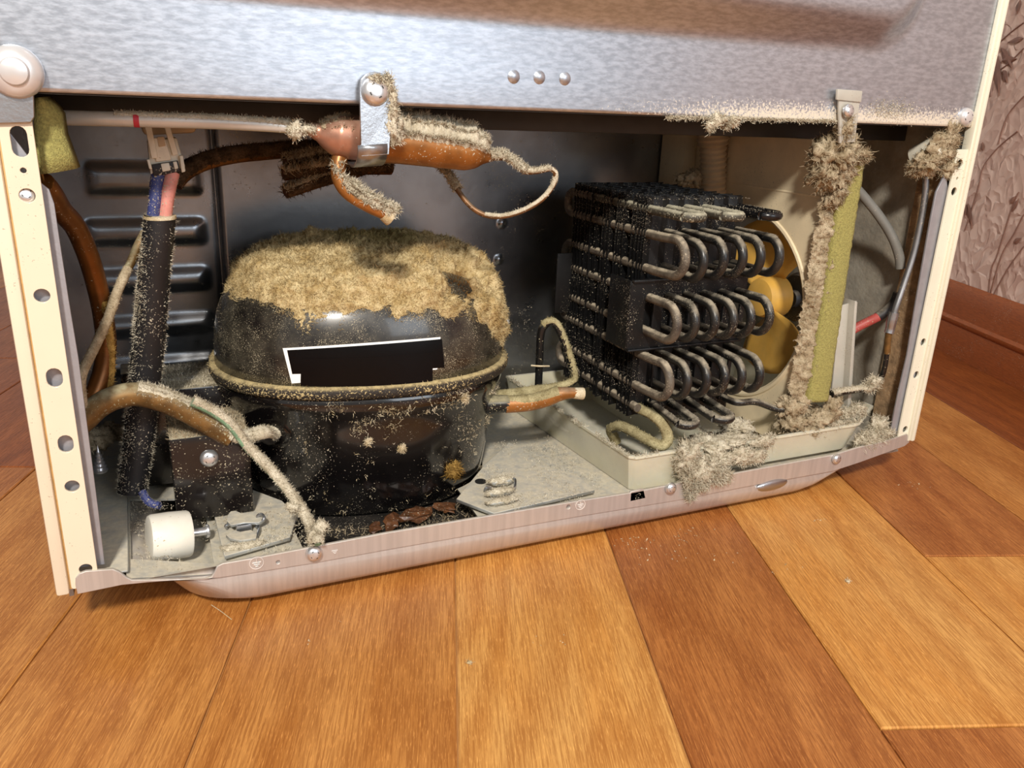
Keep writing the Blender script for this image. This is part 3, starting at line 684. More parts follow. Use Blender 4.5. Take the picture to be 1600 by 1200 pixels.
# thick cap of dust
dz = np.array([p[0] for p in DOME]); ds = np.array([p[1] for p in DOME]); NR, NA = 200, 420
seglen = np.concatenate([[0], np.cumsum(np.hypot(np.diff(dz), np.diff(ds) * .083))]); tt = np.linspace(0, 1, NR) * seglen[-1]
pz = np.interp(tt, seglen, dz); ps = np.interp(tt, seglen, ds); th = np.linspace(0, 2 * np.pi, NA, endpoint=False)
P = np.concatenate([np.concatenate([plan(th, s), np.full((NA, 1), z)], 1)[None] for z, s in zip(pz, ps)])
du = np.roll(P, -1, 1) - np.roll(P, 1, 1); dv = np.gradient(P, axis=0); N = np.cross(du, dv); N /= np.linalg.norm(N, axis=-1)[..., None] + 1e-12
N[-3:] = (0, 0, 1)
Pf = P.reshape(-1, 3); Nf = N.reshape(-1, 3)
edge_z = .136 - .034 * sstep(.212, .252, Pf[:, 0]) + .009 * sstep(.125, .095, Pf[:, 0]) - .006 * sstep(.1, .16, Pf[:, 1]) + .005 * np.exp(-((Pf[:, 0] - .165) / .020) ** 2) * (Pf[:, 1] < .1)
edge_z = edge_z + .020 * (fbm(Pf * 100, 4) - .5)
cov = sstep(-.002, .016, Pf[:, 2] - edge_z)
hol = HOLE
big = fbm(Pf * 55, 3); mid = fbm(Pf * 170 + 5, 3); fine = fbm(Pf * 620 + 9, 2)
mound = .0020 + .0055 * sstep(.140, .158, Pf[:, 2]) + .006 * np.exp(-(((Pf[:, 0] - .17) / .05) ** 2 + ((Pf[:, 1] - .125) / .04) ** 2)) + .006 * np.exp(-(((Pf[:, 0] - .235) / .022) ** 2 + ((Pf[:, 1] - .115) / .03) ** 2))
th_ = cov * (mound * (.55 + .9 * big) + .0060 * (mid - .5) + .0055 * (fine - .5)) - .0006 * (1 - cov)
dh = np.linalg.norm((Pf - hol) / np.array([.0165, .0180, .0175]), axis=1) + .9 * (mid - .5); th_ = np.where(dh < 1.7, th_ * sstep(.5, 1.3, dh) - .0004, th_) + .004 * np.exp(-((dh - 1.5) / .35) ** 2) * cov
hr = np.linalg.norm((Pf - np.array([.196, .092, .162])) / np.array([.012, .010, .02]), axis=1) + .8 * (mid - .5); th_ = th_ - .0035 * sstep(1.1, .3, hr) * cov
Vd = Pf + Nf * th_[:, None]
i = np.arange(NR - 1)[:, None] * NA; j = np.arange(NA); k = (j + 1) % NA; f = np.stack([i + j, i + k, i + NA + k, i + NA + j], -1).reshape(-1, 4)
ok = np.where(cov > .06)[0]; wt = ps.repeat(NA)[ok] + .02; wt = wt * np.where(dh[ok] < .8, .35, 1.); pick = rng.choice(ok, 90000, p=wt / wt.sum())
jit = rng.normal(size=(len(pick), 3)) * .0004
FV, FF = fibres(Vd[pick] + jit, Nf[pick], np.full(len(pick), .0019), .00015, 1.25)
pick2 = rng.choice(ok, 16000, p=wt / wt.sum()); FV2, FF2 = fibres(Vd[pick2], Nf[pick2], np.full(len(pick2), .0034), .00012, 1.5)
FF += [q + len(FV) for q in FF2]; FV = np.concatenate([FV, FV2])
me = mesh_np('dust_cap', np.concatenate([Vd, FV]), [f] + [q + len(Vd) for q in FF]); dc = link('dust_cap', me, 'dust_tan', comp); dc['kind'] = 'stuff'; dc['label'] = 'thick cap of tan matted dust'
# thinner flecks on the bare part of the dome and on the rim
dmesh = dome.data
pp, nn_ = tri_sample(dmesh, 32000, lambda c, n: np.where((c[:, 1] < .13), 1., .2) * (.06 + 1.6 * sstep(.108, .14, c[:, 2]) + .3 * sstep(.4, .7, fbm(c * 40))) * (1 - .97 * ((c[:, 2] < .136) & (c[:, 2] > .1) & (c[:, 0] > .118) & (c[:, 0] < .215) & (c[:, 1] < .1))))
o = fuzz('dust_speckle', pp, nn_, .0006, .00012, 'lint_white', comp, 1.3); 
pp, nn_ = tri_sample(rim.data, 9000, lambda c, n: sstep(-.1, .6, n[:, 2]) + .05); fuzz('rim_dust', pp, nn_, .0016, .00018, 'dust_tan', comp, 1.2)
# pale lint stuck to the front of the lower shell, in tufts
lw = lambda c, n: np.where(n[:, 2] > -.6, 1, 0) * np.where(c[:, 0] > .118, 1, .03) * (c[:, 1] < .09) * sstep(.52, .68, fbm(c * 95 + 3, 4)) * (.15 + sstep(.045, .075, c[:, 2]))
pp, nn_ = tri_sample(lower.data, 460, lw)
Q = np.repeat(pp, 6, 0) + rng.normal(size=(len(pp) * 6, 3)) * .0008; QN = np.repeat(nn_, 6, 0)
fuzz('lint', Q, QN, .0026, .00014, 'lint_white', comp, 2.2)
pp, nn_ = tri_sample(lower.data, 3200, lambda c, n: (c[:, 1] < .1) * (.15 + sstep(.45, .7, fbm(c * 60 + 8, 4)))); fuzz('lint', pp, nn_, .0010, .00012, 'lint_white', comp, 2.0)
cv = BVHTree.FromPolygons([v.co[:] for v in lower.data.vertices], [p.vertices[:] for p in lower.data.polygons])
dv_ = BVHTree.FromPolygons([v.co[:] for v in dmesh.vertices], [p.vertices[:] for p in dmesh.polygons])
def hit(bv, x, y):
    r = ray(x, y); r = r / np.linalg.norm(r); q = bv.ray_cast(Vector(CAM), Vector(r)); return np.array(q[0]), np.array(q[1])
for x, y, s in ((706, 732, .0052), (628, 700, .0022), (575, 690, .0022), (725, 622, .0026)):
    h, n_ = hit(cv, x, y); o = clump('lint_tuft', [(h + n_ * s * .15, (s * .8, s * .5, s))], 'dust_ochre' if s > .003 else 'lint_white', int(900 * s / .005), s * .7, .00022, .9, comp, 3); o['kind'] = 'stuff'
# label under black tape
def drape(name, TL, TR, BR, BL, off, m, parent, nu=24, nv=5, sag=0):
    V = []
    for v in np.linspace(0, 1, nv):
        for u_ in np.linspace(0, 1, nu):
            t = (1 - u_) * np.array(TL) + u_ * np.array(TR); b_ = (1 - u_) * np.array(BL) + u_ * np.array(BR); p = (1 - v) * t + v * b_; p = p + np.array([0, sag * 4 * u_ * (1 - u_)])
            h, n_ = hit(dv_, *p); V.append(h + n_ * off)
    me = mesh(name, V, [(a * nu + c, a * nu + c + 1, (a + 1) * nu + c + 1, (a + 1) * nu + c) for a in range(nv - 1) for c in range(nu - 1)])
    o = link(name, me, m, parent); return o
st = drape('rating_sticker', (442, 544), (688, 526.5), (683, 577), (456, 599), .0003, 'paper', comp, sag=1.0)
drape('black_tape', (449, 547), (690, 529.5), (694, 574), (457, 584), .0005, 'tape', comp, sag=1.2)
drape('black_tape', (471, 559), (676, 549), (675, 597), (470, 602), .0007, 'tape', comp, sag=3.2)
# mounting brackets on the left of the shell
def bx(name, lo, hi, m, parent, bev=.001): return MB().box(lo, hi, bev).build(name, m, parent)
y1 = .052; a = aty(264, 690, y1); c = aty(384, 772, y1)
br = bx('mounting_bracket', (a[0], y1, .0295), (c[0] + .004, y1 + .040, a[2] + .001), 'bracket', comp)
screw_part(aty(327, 716, y1 - .0005), (.1, -1, .1), .0048, br, 'chrome', .6)
y2 = .098; a = aty(196, 620, y2); c = aty(346, 600, y2)
br2 = bx('mounting_bracket', (a[0], y2, .0320), (c[0] + .006, y2 + .05, aty(300, 606, y2)[2]), 'bracket', comp)
bx('bracket_tab', aty(190, 604, .1), aty(214, 582, .1) + np.array([0, .02, 0]), 'bracket', br2)
pp, nn_ = tri_sample(br2.data, 2600, lambda c, n: n[:, 2] > .8); fuzz('dust', pp, nn_, .002, .0002, 'dust_grey', br2)
pp, nn_ = tri_sample(br.data, 2200, lambda c, n: n[:, 2] > .8); fuzz('dust', pp, nn_, .0026, .0002, 'dust_brown', br)
# terminal collars and the process tube with its two copper tails (right)
RIGHT1 = px([(757, 632, .066), (790, 632, .060), (825, 630, .056), (852, 624, .052), (874, 616, .049), (892, 614, .047), (911, 615, .046)])
MB().tube(px([(748, 633, .07), (760, 633, .066), (784, 631, .061), (796, 631, .059)]), [.0064, .0066, .0058, .005], 14, 4).build('tube_stub', 'blackpipe', comp)
pt = MB().tube(RIGHT1[1:], [.0056, .0052, .0050, .0046, .0036, .0030], 14, 6).build('process_tube', 'copper', comp)
MB().tube([RIGHT1[-1] + (RIGHT1[-2] - RIGHT1[-1]) * .8, RIGHT1[-1]], [.0036, .0040], 10, 1, squash=None).build('crimped_end', 'lint_white', pt)
tube_dust(pt, RIGHT1[1:], [.0054] * 6, 'dust_olive', 500, .0012, .00015, .0003, up=.6, t1=.6)
RIGHT2 = px([(762, 622, .075), (800, 618, .07), (838, 612, .068), (872, 606, .066), (893, 598, .066), (897, 588, .067), (890, 560, .069), (880, 530, .071), (870, 509, .072), (861, 503, .073), (851, 508, .074), (845, 522, .075), (843, 560, .078), (841, 612, .08)])
o = MB().tube(RIGHT2, [.004, .004, .0036, .0029] + [.0026] * 10, 12, 6).build('bent_tube', 'blackpipe', comp)
tube_dust(o, RIGHT2, [.0042, .0042, .0038, .0031] + [.0027] * 10, 'dust_olive', 2200, .0011, .00014, .0004, up=.15, t1=.78)
MB().tube(px([(830, 571, .077), (843, 572, .074), (858, 572, .077)]), .0006, 6, 4).build('wire_tie', 'lint_white', o)
h, n_ = hit(cv, 430, 676)
MB().lathe(h - n_ * .002, n_, [(.0105, 0), (.0098, .002), (.0075, .003), (.0068, .003)], 22).build('terminal_ring', 'black', comp)
LEFT = [h - n_ * .001, h + n_ * .006] + px([(412, 679, .046), (395, 683, .046), (380, 686, .045), (362, 684, .045)])
o = MB().tube(LEFT, [.0042, .0042, .0038, .0036, .0036, .004], 12, 6).build('suction_stub', 'rubber', comp); tube_dust(o, LEFT, .0041, 'dust_grey', 1800, .0014, .00016, .0006, up=-.1)

# ================================================================== CONDENSER
cond = thing('condenser', (.36, .08, .06), 'black tube and fin condenser block with dusty looped tube ends', 'condenser coil')
CX = [.3265, .3400, .3535, .3670, .3805, .3940]; Y0, Y1 = .034, .131; TR = .0028
ROWS = [(.1815, .1605), (.1435, .1222), (.1060, .0845)]
fx0, fx1 = .3237, .3975
def fin_mesh():
    n = 14; xs = np.linspace(fx0, fx1, n); b = MB(); zt = .2020; zb = .0625; t = .00022
    U = [(x, (.0011 if i % 2 else -.0011)) for i, x in enumerate(xs)]
    V = []
    for x, o_ in U: V += [(x, o_ * .9 - t, zt + abs(o_) * 1.6 - .001), (x, o_ * .9 + t, zt + abs(o_) * 1.6 - .001), (x, o_ * .6 - t, zt - .007), (x, o_ * .6 + t, zt - .007), (x, o_ * .5 - t, zb), (x, o_ * .5 + t, zb)]
    f = []
    for i in range(n - 1):
        a, c = i * 6, (i + 1) * 6
        f += [(a, c, c + 2, a + 2), (a + 1, a + 3, c + 3, c + 1), (a + 2, c + 2, c + 4, a + 4), (a + 3, a + 5, c + 5, c + 3), (a, a + 1, c + 1, c), (a + 4, c + 4, c + 5, a + 5)]
    e = (n - 1) * 6; f += [(0, 2, 3, 1), (2, 4, 5, 3), (e, e + 1, e + 3, e + 2), (e + 2, e + 3, e + 5, e + 4)]
    return mesh('fin', V, f)
fm = fin_mesh(); fm.materials.append(M['fin']); NF = 30
fin0 = None
for i in range(NF):
    o = bpy.data.objects.new('fin', fm); C.objects.link(o); o.parent = cond; o.matrix_parent_inverse = Matrix.Translation(-cond.location)
    o.location = (rng.normal() * .0004, Y0 + (Y1 - Y0) * i / (NF - 1), rng.normal() * .0004); o.rotation_euler = (rng.normal() * .006, 0, rng.normal() * .01)
def uy(p, q, tip, back=False, n=9):
    """U bend in the plane of p-q-y: goes from p round to q, bulging to y = tip"""
    p = np.array(p, float); q = np.array(q, float); c = (p + q) / 2; r = np.linalg.norm(p - q) / 2; e = (p - c) / r; sgn = 1 if back else -1
    base = tip - sgn * r; out = []
    for a in np.linspace(0, math.pi, n): out.append(c + e * r * math.cos(a) + np.array([0, 1, 0]) * (base - c[1] + sgn * r * math.sin(a)))
    return out
for ci, x in enumerate(CX):
    path = []; ft = .0005 - .0005 * ci + rng.normal() * .0006
    z_in = .0705
    path += [(x, .10, .196), (x, Y1 + .004, .196)] + uy((x, Y1, .196), (x, Y1, ROWS[0][0]), Y1 + .012, True)
    for ri, (za, zb) in enumerate(ROWS):
        j = rng.normal() * .0005
        path += [(x, Y1 - .01, za), (x, .06, za), (x + .0004, Y0 - .004, za)] + uy((x + .001, Y0, za + j), (x + .001, Y0, zb + j), ft + .001 * ri) + [(x + .0004, Y0 - .002, zb), (x, .06, zb), (x, Y1 - .01, zb)]
        nx_ = ROWS[ri + 1][0] if ri < 2 else z_in
        path += uy((x, Y1, zb), (x, Y1, nx_), Y1 + .012, True)
    path += [(x, Y1 - .01, z_in), (x, .06, z_in), (x, Y0 - .002, z_in)]
    o = MB().tube(path, TR, 10, 3).build('tube', 'coil' if ci else 'coil_dusty', cond)
# horizontal loops along the top and bottom
TZ = .1925
for (a_, c_, m, tip) in ((0, 1, 'coil_top', .0005), (2, 3, 'coil_top', .000), (4, 5, 'coil_bare', -.001)):
    pth = [(CX[a_], .105, TZ + .0035), (CX[a_], Y0, TZ + .0035)] + uy((CX[a_], Y0, TZ + .0035), (CX[c_], Y0, TZ + .0035), tip) + [(CX[c_], Y0, TZ + .0035), (CX[c_], .105, TZ + .0035)]
    o = MB().tube(pth, TR, 10, 3).build('top_loop', m, cond)
for (a_, c_, tip, dz) in ((1, 2, .0015, -.003), (3, 4, .001, -.0025)):
    z_ = .0705
    pth = [(CX[a_], Y0 + .004, z_)] + [np.array(p) + np.array([0, 0, dz * (Y0 - p[1]) / .03]) for p in uy((CX[a_], Y0, z_), (CX[c_], Y0, z_), tip)] + [(CX[c_], Y0 + .004, z_)]
    MB().tube(pth, TR, 10, 3).build('bottom_loop', 'coil', cond)
OUT = [np.array([CX[5], .036, .0705]), np.array([CX[5] + .004, .022, .0695])] + px([(1180, 628, .02), (1210, 638, .017), (1232, 640, .012), (1248, 636, .0095)])
o = MB().tube(OUT, .0023, 10, 6).build('outlet_tube', 'coil', cond)
BIG = px([(985, 630, .05), (1000, 640, .036), (1020, 650, .026), (1037, 666, .018), (1043, 686, .014), (1034, 698, .014), (1015, 690, .02), (990, 676, .034), (970, 667, .047), (955, 672, .058), (962, 690, .062)])
o = MB().tube(BIG, .0031, 12, 6).build('inlet_tube', 'coil_top', cond); tube_dust(o, BIG, .0033, 'dust_olive', 2600, .0012, .00015, .0004, up=-.4)
# end plates: U channel round the middle row and lower tube sheet
sl = [slot(x + .0008, (ROWS[1][0] + ROWS[1][1]) / 2, .0072, .0265) for x in CX]
ch = plate('end_plate', rrect(.3135, .1105, .4015, .1545, .003), sl, .0012, lambda a, c, q: (a, .0318 - q, c), 'fin', cond, .0003)
bx('plate_flange', (.3128, .0316, .1108), (.3146, .056, .1542), 'fin', ch, .0006); bx('plate_flange', (.3135, .0290, .1532), (.4015, .0326, .1552), 'fin', ch, .0006); bx('plate_flange', (.3135, .0290, .1098), (.4015, .0326, .1114), 'fin', ch, .0006)
bx('back_plate', (.3128, .128, .1108), (.4015, .1295, .1542), 'fin', cond, .0004)
plate('tube_sheet', rrect(.338, .0605, .4005, .1085, .002), [slot(x + .0006, .0953, .0068, .028) for x in CX[1:]], .001, lambda a, c, q: (a, .0355 - q, c), 'fin', cond, .0002)
# dust on the loops and fins
tubes = [o for o in cond.children if o.name.split('.')[0] in ('tube', 'top_loop', 'bottom_loop', 'outlet_tube')]
for o in tubes:
    pp, nn_ = tri_sample(o.data, 700, lambda c, n: (n[:, 2] > .35) * (c[:, 1] < .035) + 1e-6); fuzz('dust', pp, nn_, .0009, .00015, 'dust_grey', o, 1.2)
Q = rng.random((2600, 3)); Q[:, 0] = fx0 + (fx1 - fx0) * Q[:, 0]; kk = rng.integers(0, NF, 2600); Q[:, 1] = Y0 + (Y1 - Y0) * kk / (NF - 1); Q[:, 2] = np.where(rng.random(2600) < .55, .2025, .062 + .134 * Q[:, 2])
side = Q[:, 2] < .2020; Q[side, 0] = np.where(rng.random(side.sum()) < .8, fx0 - .0002, Q[side, 0]); 
fuzz('fin_dust', Q, np.tile([[-.4, -.5, .6]], (2600, 1)), .0009, .00011, 'dust_grey', cond, 1.6)
# ================================================================== FAN AND SHROUD
SX = .4415
sh = thing('fan_shroud', (SX, .09, .03), 'beige plastic fan shroud plate with a big round opening', 'fan shroud')
HC = (.083, .1215)
plate('plate', [(.0150, .04), (.0150, .233), (.02, .2385), (.183, .2385), (.183, .053), (.162, .053), (.162, .034), (.03, .034)], [circ(HC[0], HC[1], .0655, .0655, 64)], .002, lambda a, c, q: (SX + q, a, c), 'shroud', sh, .0003)
V = []; nn_ = 72; 
for r_, dx in ((.0655, -.001), (.0662, -.0022), (.0675, -.0028), (.0690, -.0024), (.0698, -.001)):
    for t in np.linspace(0, 2 * np.pi, nn_, endpoint=False): V.append((SX + dx, HC[0] + r_ * math.cos(t), HC[1] + r_ * math.sin(t)))
b = MB().add(V, [(i * nn_ + j, (i + 1) * nn_ + j, (i + 1) * nn_ + (j + 1) % nn_, i * nn_ + (j + 1) % nn_) for i in range(4) for j in range(nn_)]); b.build('opening_rim', 'shroud', sh)
MB().box((SX - .0016, .016, .204), (SX + .0, .182, .2054), .0004).build('moulded_rib', 'shroud', sh)
# beige moulding standing behind the coil
b = MB(); b.box((SX - .014, .150, .053), (SX - .0012, .1835, .244), .004); b.build('duct_housing', 'shroud', sh)
pp, nn_ = tri_sample(sh.children[0].data, 2500, lambda c, n: ((c[:, 1] < .03) * (n[:, 0] < 0) + .02) * (c[:, 1] < .176) * (c[:, 2] < .23)); fuzz('dust', pp, nn_, .0012, .0001, 'dust_brown', sh, 1.6)
fan = thing('cooling_fan', (.47, HC[0], HC[1]), 'amber yellow bladed cooling fan with grey motor behind the shroud opening', 'fan')
FX = .462; FC = np.array([FX, .076, .126])
b = MB().lathe(FC - np.array([.010, 0, 0]), (1, 0, 0), [(.0095, 0), (.0135, .0015), (.0148, .005), (.0150, .02)], 28); b.build('hub', 'yellow', fan)
for kb in range(2):
    a0 = math.radians(68 + 180 * kb); V = []; nr, na = 9, 11
    for i in range(nr):
        r_ = .0145 + (.057 - .0145) * i / (nr - 1); wv = math.radians(42 + 10 * math.sin(math.pi * i / (nr - 1))); sk = math.radians(8) * i / (nr - 1)
        for j in range(na):
            q = j / (na - 1) * 2 - 1; a = a0 + q * wv + sk; V.append((FX + .007 * q * (1 - .25 * i / nr) + .0015 * q * q, FC[1] + r_ * math.cos(a), FC[2] + r_ * math.sin(a)))
    me = mesh('blade', V, [(i * na + j, i * na + j + 1, (i + 1) * na + j + 1, (i + 1) * na + j) for i in range(nr - 1) for j in range(na - 1)]); o = link('blade', me, 'yellow', fan)
    s = o.modifiers.new('thickness', 'SOLIDIFY'); s.thickness = .0014; s.offset = 0
b = MB().lathe((.478, FC[1] - .010, FC[2]), (1, 0, 0), [(.006, -.004), (.0065, 0), (.017, .0005), (.019, .004), (.019, .026), (.016, .03)], 26); b.build('motor', 'motor', fan)
MB().box((.486, FC[1] - .042, FC[2] - .008), (.492, FC[1] + .06, FC[2] + .008), .002).build('motor_bracket', 'motor', fan)

# ---- foam
Fq = [aty(x, y, .0045) for x, y in ((1323, 251), (1354, 250), (1296, 628), (1265, 629))]
def foam_strip(name, q, depth, label, mside='foam_dust', parent=None):
    v = list(q) + [p + np.array([0, depth, 0]) for p in q]; V = []; 
    b = MB(); nu, nv = 10, 90
    for s_ in (0, 1):
        for i in range(nv):
            for j in range(nu):
                u_, t = j / (nu - 1), i / (nv - 1); p = (1 - t) * ((1 - u_) * q[0] + u_ * q[1]) + t * ((1 - u_) * q[3] + u_ * q[2]); ed = 1 if j in (0, nu - 1) else 0
                wob = (fbm(np.array([[t * 60, u_ * 3 + s_ * 7, 1.]]))[0] - .5) * .0016 * ed; V.append(p + np.array([wob, depth * s_ + .0012 * (4 * (u_ - .5) ** 2 if s_ == 0 else 0), 0]))
    f = [(i * nu + j, (i + 1) * nu + j, (i + 1) * nu + j + 1, i * nu + j + 1) for i in range(nv - 1) for j in range(nu - 1)]; K = nu * nv
    f += [tuple(K + t for t in reversed(x)) for x in list(f)]
    per = [j for j in range(nu)] + [i * nu + nu - 1 for i in range(1, nv)] + [(nv - 1) * nu + j for j in range(nu - 2, -1, -1)] + [i * nu for i in range(nv - 2, 0, -1)]
    f += [(per[i], per[(i + 1) % len(per)], K + per[(i + 1) % len(per)], K + per[i]) for i in range(len(per))]
    b.add(V, f); return b
fs = foam_strip('foam_strip', Fq, .0085, ''); t = thing('foam_strip', Fq[3], 'long olive yellow foam strip stuck on the front edge of the fan shroud', 'foam strip'); o = fs.build('foam', 'foam', t, auto=False)
dl = [aty(x, y, .0065) for x, y in ((1302, 262), (1323, 254), (1266, 632), (1240, 628))]
bs = MB(); V = []; nv = 150; nu = 12
for i in range(nv):
    for j in range(nu):
        u_, tt_ = j / (nu - 1), i / (nv - 1); p = (1 - tt_) * ((1 - u_) * dl[0] + u_ * dl[1]) + tt_ * ((1 - u_) * dl[3] + u_ * dl[2]); V.append(p)
V = np.array(V); V[:, 1] += .006 - .006 * np.tile(np.linspace(0, 1, nu), nv) - .010 * (fbm(V * 240, 4) - .5) - .004 * (fbm(V * 900) - .5); V[:, 0] -= .0035 * (fbm(V * 180 + 4) - .5)
f = np.array([(i * nu + j, (i + 1) * nu + j, (i + 1) * nu + j + 1, i * nu + j + 1) for i in range(nv - 1) for j in range(nu - 1)])
pk = rng.integers(0, len(V), 5000); FV, FF = fibres(V[pk], np.tile([[-.3, -1., .1]], (5000, 1)), np.full(5000, .0020), .00016, 1.6)
o = link('dust', mesh_np('dust', np.concatenate([V, FV]), [f] + [q + len(V) for q in FF]), 'dust_brown', t); o['kind'] = 'stuff'
# foam block, upper left: a thick bent pad
L = [((55, 153), (72, 151)), ((54, 162), (86, 164)), ((52, 190), (95, 178)), ((53, 215), (100, 210)), ((56, 240), (110, 236)), ((62, 272), (120, 263))]
b = MB(); V = []
for k_, (p, q) in enumerate(L):
    for u_ in np.linspace(0, 1, 9):
        P_ = (1 - u_) * aty(*p, .010) + u_ * aty(*q, .013); V.append(P_ + np.array([0, -.003 * math.sin(math.pi * u_) + .002 * math.sin(k_), 0]))
K = len(V); V += [v + np.array([.001, .011, 0]) for v in V]; nu, nv = 9, len(L)
f = [(i * nu + j, (i + 1) * nu + j, (i + 1) * nu + j + 1, i * nu + j + 1) for i in range(nv - 1) for j in range(nu - 1)]; f += [tuple(K + t_ for t_ in reversed(x)) for x in list(f)]
per = [j for j in range(nu)] + [i * nu + nu - 1 for i in range(1, nv)] + [(nv - 1) * nu + j for j in range(nu - 2, -1, -1)] + [i * nu for i in range(nv - 2, 0, -1)]
f += [(per[i], per[(i + 1) % len(per)], K + per[(i + 1) % len(per)], K + per[i]) for i in range(len(per))]
b.add(V, f); o = b.build('foam_pad', 'foam', auto=False); tag(o, 'short olive foam pad tucked under the rear sheet beside the left post', 'foam pad')

# ================================================================== FILTER DRIER
fd = thing('filter_drier', aty(600, 220, .016), 'copper filter drier hanging from a screwed metal clip under the rear sheet', 'filter drier')
D = .016
TUB = px([(60, 182, .036), (100, 184, .032), (212, 187, .022), (330, 191, .019), (420, 196, .017), (470, 201, D)])
o = MB().tube(TUB, [.0032, .0032, .0031, .0030, .0029, .0026], 14, 5).build('inlet_tube', 'pipe_steel', fd)
p0 = aty(209, 187, .022); p1 = aty(218, 187.5, .0218); MB().tube([p0, p1], .00325, 14, 1).build('red_mark', 'red', o)
tube_dust(o, TUB, .0031, 'dust_grey', 2200, .0009, .00014, .0004, up=.55, t0=.35)
BULB = px([(462, 200, D), (482, 202, D), (497, 206, D), (510, 209, D), (526, 212, D), (543, 214, D), (562, 216, D)])
bulb = MB().tube(BULB, [.0024, .0028, .0042, .0072, .0098, .0104, .0104], 28, 5).build('cap', 'copper_pink', fd)
CY = px([(560, 216, D), (604, 221, D), (640, 225, D), (690, 232, D), (728, 238, D), (744, 241, D), (756, 243.5, D), (768, 246, D)])
cyl = MB().tube(CY, [.0098, .0100, .0099, .0095, .0089, .0072, .0042, .0020], 28, 5).build('cylinder', 'copper', fd)
tube_dust(cyl, CY[1:7], [.0100, .0099, .0095, .0089, .0072, .0042], 'dust_grey', 6500, .0024, .00016, .0034, up=.25)
tube_dust(bulb, BULB[2:6], [.0042, .0072, .0098, .0104], 'dust_brown', 1200, .0014, .00015, .0004, up=.72)
CAP = px([(764, 245, D), (790, 246, D), (803, 256, .014), (820, 268, .012), (838, 268, .010), (860, 264, .009), (868, 272, .009), (864, 290, .010), (845, 313, .012), (815, 330, .016), (785, 338, .02), (758, 336, .025), (735, 322, .03), (715, 297, .036), (702, 276, .042), (690, 262, .05), (672, 250, .06)])
cap = MB().tube(CAP, [.0022, .0019] + [.0014] * 15, 10, 6).build('capillary_tube', 'capillary', fd)
tube_dust(cap, CAP[:4], [.0024, .0021, .0016, .0015], 'dust_grey', 2000, .002, .00016, .0012, up=-.3); tube_dust(cap, CAP[3:6], .0015, 'dust_grey', 600, .0013, .00014, .0005, up=-.1)
tube_dust(cap, CAP[5:12], .0015, 'dust_grey', 700, .0009, .00012, .0001, up=.1); tube_dust(cap, CAP[13:], .0015, 'dust_brown', 1500, .002, .00015, .0009, up=-.5)
ST = px([(535, 236, D), (529, 255, D - .002), (530, 280, D - .004), (545, 302, D - .006), (575, 321, D - .008), (600, 333, D - .009), (610, 340, D - .009)])
st_ = MB().tube(ST, [.0040, .0036, .0034, .0034, .0033, .0032, .0034], 14, 6).build('sealed_stub', 'copper', fd)
tube_dust(st_, ST[1:], [.0036, .0034, .0034, .0033, .0034, .0036], 'dust_grey', 2600, .0026, .0002, .0022, up=.3)
MB().tube([ST[-2], ST[-1], ST[-1] + (ST[-1] - ST[-2]) * .15], [.0036, .0042, .0039], 12, 2).build('crimped_end', 'lint_white', st_)
cl = [pxz(x, y, -.003) for x, y in ((563, 243), (605, 240), (612, 165), (613, 138), (607, 124), (597, 116), (585, 113), (573, 116), (565, 124), (562, 138))]
o = plate('clip', cl, [], .0011, lambda a, c, q: (a, -.0030 - q + .0055 * float(sstep(.2515, .244, c)) * 0 - .0016 * float(sstep(.250, .236, c)), c), 'galv', fd, .0003)
bot = [aty(559, 244, -.0052), aty(605, 241, -.0052)]; V = []
for th_a in np.linspace(-.2, math.pi * .75, 14):
    for p in bot: V.append((p[0], p[1] + .0125 * (1 - math.cos(th_a)), p[2] + .003 - .008 * math.sin(th_a)))
wr = MB().add(V, [(2 * i, 2 * i + 1, 2 * i + 3, 2 * i + 2) for i in range(13)]).build('clip_hook', 'galv', o); s = wr.modifiers.new('thickness', 'SOLIDIFY'); s.thickness = .001
screw_part(aty(586, 143, -.0040), (0, -1, .15), .0062, o, 'chrome', .55)
d_ = clump('dust', [(aty(605, 128, -.0045), (.0022, .001, .0035)), (aty(612, 165, -.003), (.0022, .002, .007)), (aty(609, 195, -.002), (.003, .003, .008)), (aty(617, 205, .002), (.004, .004, .005)), (aty(590, 124, -.0055), (.003, .0008, .0012))], 'dust_grey', 2600, .0022, .0002, .8, fd, 3); d_['kind'] = 'stuff'
d_ = clump('dust', [(aty(462, 205, D - .004), (.0036, .003, .0042)), (aty(478, 203, D - .003), (.004, .002, .002)), (aty(440, 193, D), (.006, .002, .0014))], 'dust_grey', 900, .002, .0002, .7, fd, 3); d_['kind'] = 'stuff'

# ================================================================== WIRING ON THE LEFT
wc = thing('wire_connector', aty(258, 235, .06), 'ivory plug connector with blue and pink wires above the black sleeve', 'connector')
def quadblock(name, q, depth, m, parent, bev=.0004):
    v = [np.array(p) for p in q] + [np.array(p) + np.array([0, depth, 0]) for p in q]; bm = bmesh.new(); vs = [bm.verts.new(Vector(p)) for p in v]
    for f_ in ((0, 1, 2, 3), (7, 6, 5, 4), (0, 4, 5, 1), (1, 5, 6, 2), (2, 6, 7, 3), (3, 7, 4, 0)): bm.faces.new([vs[i] for i in f_])
    bmesh.ops.recalc_face_normals(bm, faces=bm.faces[:])
    if bev: bmesh.ops.bevel(bm, geom=list(bm.edges), offset=bev, segments=2, affect='EDGES', profile=.5)
    return MB().bm(bm).build(name, m, parent)
q = lambda L, y: [aty(a, b_, y) for a, b_ in L]
yb = .062
hs = quadblock('housing', q([(230, 220), (276, 215), (290, 262), (235, 273)], yb), .010, 'conn', wc, .0008)
